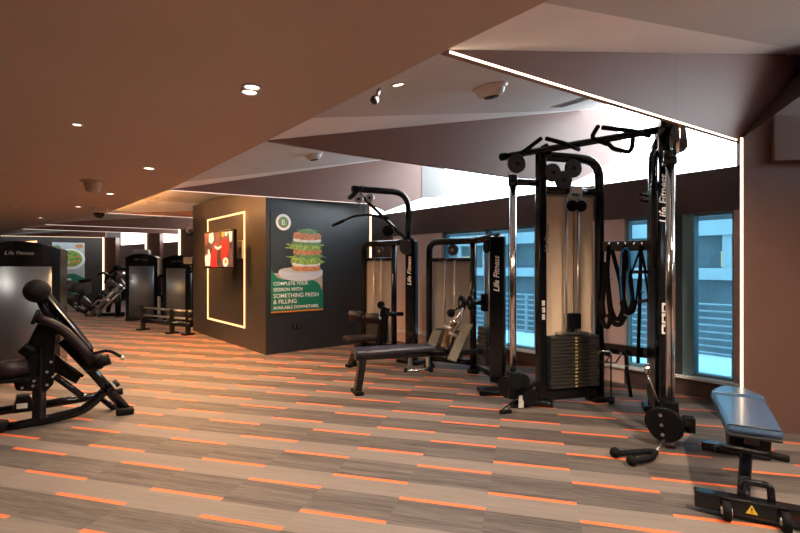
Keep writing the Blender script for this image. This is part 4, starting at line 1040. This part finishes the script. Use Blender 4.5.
# added downlights out of view, put in as general fill
for x,y in ((-1.0,-1.8),(1.0,-1.2),(-3.2,9.0),(-.8,7.0),(-1.5,12.0),(.2,10.5)):
    downlight((x,y,ZS), 'added unseen fill downlight in the brown ceiling out to the left', PW*.75, None)
# warm wash in front of the media wall
for x,y in ((2.35,6.2),(2.45,7.6),(2.3,9.0),(1.95,8.3)):
    downlight((x,y,s_z(x)), 'recessed downlight in the warm ceiling bay before the screen wall', 150, None, sn_, warm=(1,.44,.12))
for x,y in ((3.0,.0),(4.0,-1.2),(2.6,-1.6)):  # added fill lamps out of view, brightening machine fronts and window side
    downlight((x,y,s_z(x)), 'added unseen fill downlight in the pale sloped ceiling beside the camera', 225, None, sn_, warm=(1,.80,.62))
def dome_speaker(p, nrm, r, label, core='knurl'):
    t = thing('ceiling_speaker', label, 'speaker', p)
    q = Vector(nrm).to_track_quat('Z','Y').to_matrix().to_4x4(); T = Matrix.Translation(Vector(p)) @ q
    for nm,prof,mt in (('bezel',((r,0),(r,.012),(r*.86,.03),(r*.80,.03)),'fixture'),('bowl',((r*.82,.028),(r*.72,.058),(r*.55,.074),(r*.45,.074)),'fixture'),('driver',((r*.47,.072),(r*.36,.084),(.001,.088)),core)):
        lt = MB(); lt.lathe((0,0,0),prof); mm = MB(); mm.add(lt.v,lt.f,True,T); mm.build(nm,mt,t)
    return t
dome_speaker(on_slope(490,86), sn_, .125, 'round white ceiling speaker in the pale ceiling beneath the nearest fin')
dome_speaker(on_slope(313,153), sn_, .115, 'round ceiling speaker in the second pale bay above the burger poster')
# smoke sensor beside the downlight
p = on_slope(380,88); t = thing('ceiling_sensor','small sensor on a stalk beside the pale-bay downlight','sensor',p)
mm = MB(); mm.tube([p,p+Vector((-.03,0,-.07))],.012,10); mm.build('stalk','steel',t)
mm = MB(); mm.ball(p+Vector((-.04,0,-.08)),.026); mm.build('head','knurl',t)
p = on_z(93,181,ZS); t = thing('smoke_detector','cup-shaped beige smoke detector on the brown ceiling','smoke detector',p)
mm = MB(); mm.lathe(p,((.14,0),(.14,-.012),(.11,-.02))); mm.build('base','beige',t)
mm = MB(); mm.lathe(p,((.10,-.018),(.075,-.13),(.05,-.145),(.001,-.145))); mm.build('chamber','beige',t)
p = on_z(99.5,208,ZS); t = thing('dome_camera','white and black dome camera under the far brown ceiling','security camera',p)
mm = MB(); mm.lathe(p,((.13,0),(.13,-.06),(.10,-.09))); mm.build('mount','fixture',t)
mm = MB(); mm.ball(p+Vector((0,0,-.09)),.095); mm.build('dome','satin',t)
for (px,py) in ((127,168.5),):
    pass
p = on_slope(575,101); t = thing('ceiling_vent','slim white air vent at the end of the pale sloped ceiling','vent',p)
T = Matrix.Translation(p) @ Matrix.Rotation(-math.atan(SL),4,'Y')
mm = MB(); mm.box((-.10,-.22,-.012),(.10,.22,.0),T); mm.build('frame','fixture',t)
for k in range(4):
    mm = MB(); mm.box((-.08+k*.045,-.20,-.016),(-.055+k*.045,.20,-.010),T); mm.build('slat','knurl',t)
# bracketed camera left of the screen wall
p = at_Y(189,233,9.9); t = thing('wall_camera','small camera on a hooked bracket left of the dark screen wall','security camera',p)
mm = MB(); mm.tube([p+W(.10,.02,.10),p+W(.0,0,.12),p+W(-.06,0,.04),p],.015,8,.03); mm.tube([p+W(.10,.02,.10),p+W(.16,.06,.10)],.02,8); mm.build('bracket','steel',t)
mm = MB(); mm.tube([p+W(-.02,-.05,-.03),p+W(.10,.05,0)],.035,12); mm.build('body','satin',t)

# ================================================================== WORLD + CAMERA
w = bpy.data.worlds.new('overcast_sky'); SC.world = w; w.use_nodes = True
nt = w.node_tree; bg = nt.nodes['Background']
sky = nt.nodes.new('ShaderNodeTexSky'); sky.sky_type = 'HOSEK_WILKIE'; sky.turbidity = 6; sky.sun_direction = (-.3,.5,.8)
mx = nt.nodes.new('ShaderNodeMix'); mx.data_type = 'RGBA'; mx.inputs[0].default_value = .25
mx.inputs[6].default_value = (.72,.88,1,1); nt.links.new(sky.outputs[0], mx.inputs[7]); nt.links.new(mx.outputs[2], bg.inputs[0])
bg.inputs[1].default_value = 2.6
cd = bpy.data.cameras.new('camera'); cd.lens = 36*F/800; cd.sensor_width = 36; cd.clip_start = .05; cd.clip_end = 200
cam = bpy.data.objects.new('camera', cd); COL.objects.link(cam); cam.location = (0,0,H); cam.rotation_euler = (R(90),0,-YAW)
SC.camera = cam
vs = SC.view_settings; vs.view_transform = 'Standard'; vs.look = 'None'; vs.gamma = 1; vs.use_curve_mapping = False; vs.exposure = 0.72
SC.cycles.use_denoising = True
SC.cycles.max_bounces = 8; SC.cycles.diffuse_bounces = 4
SC.cycles.sample_clamp_indirect = 6
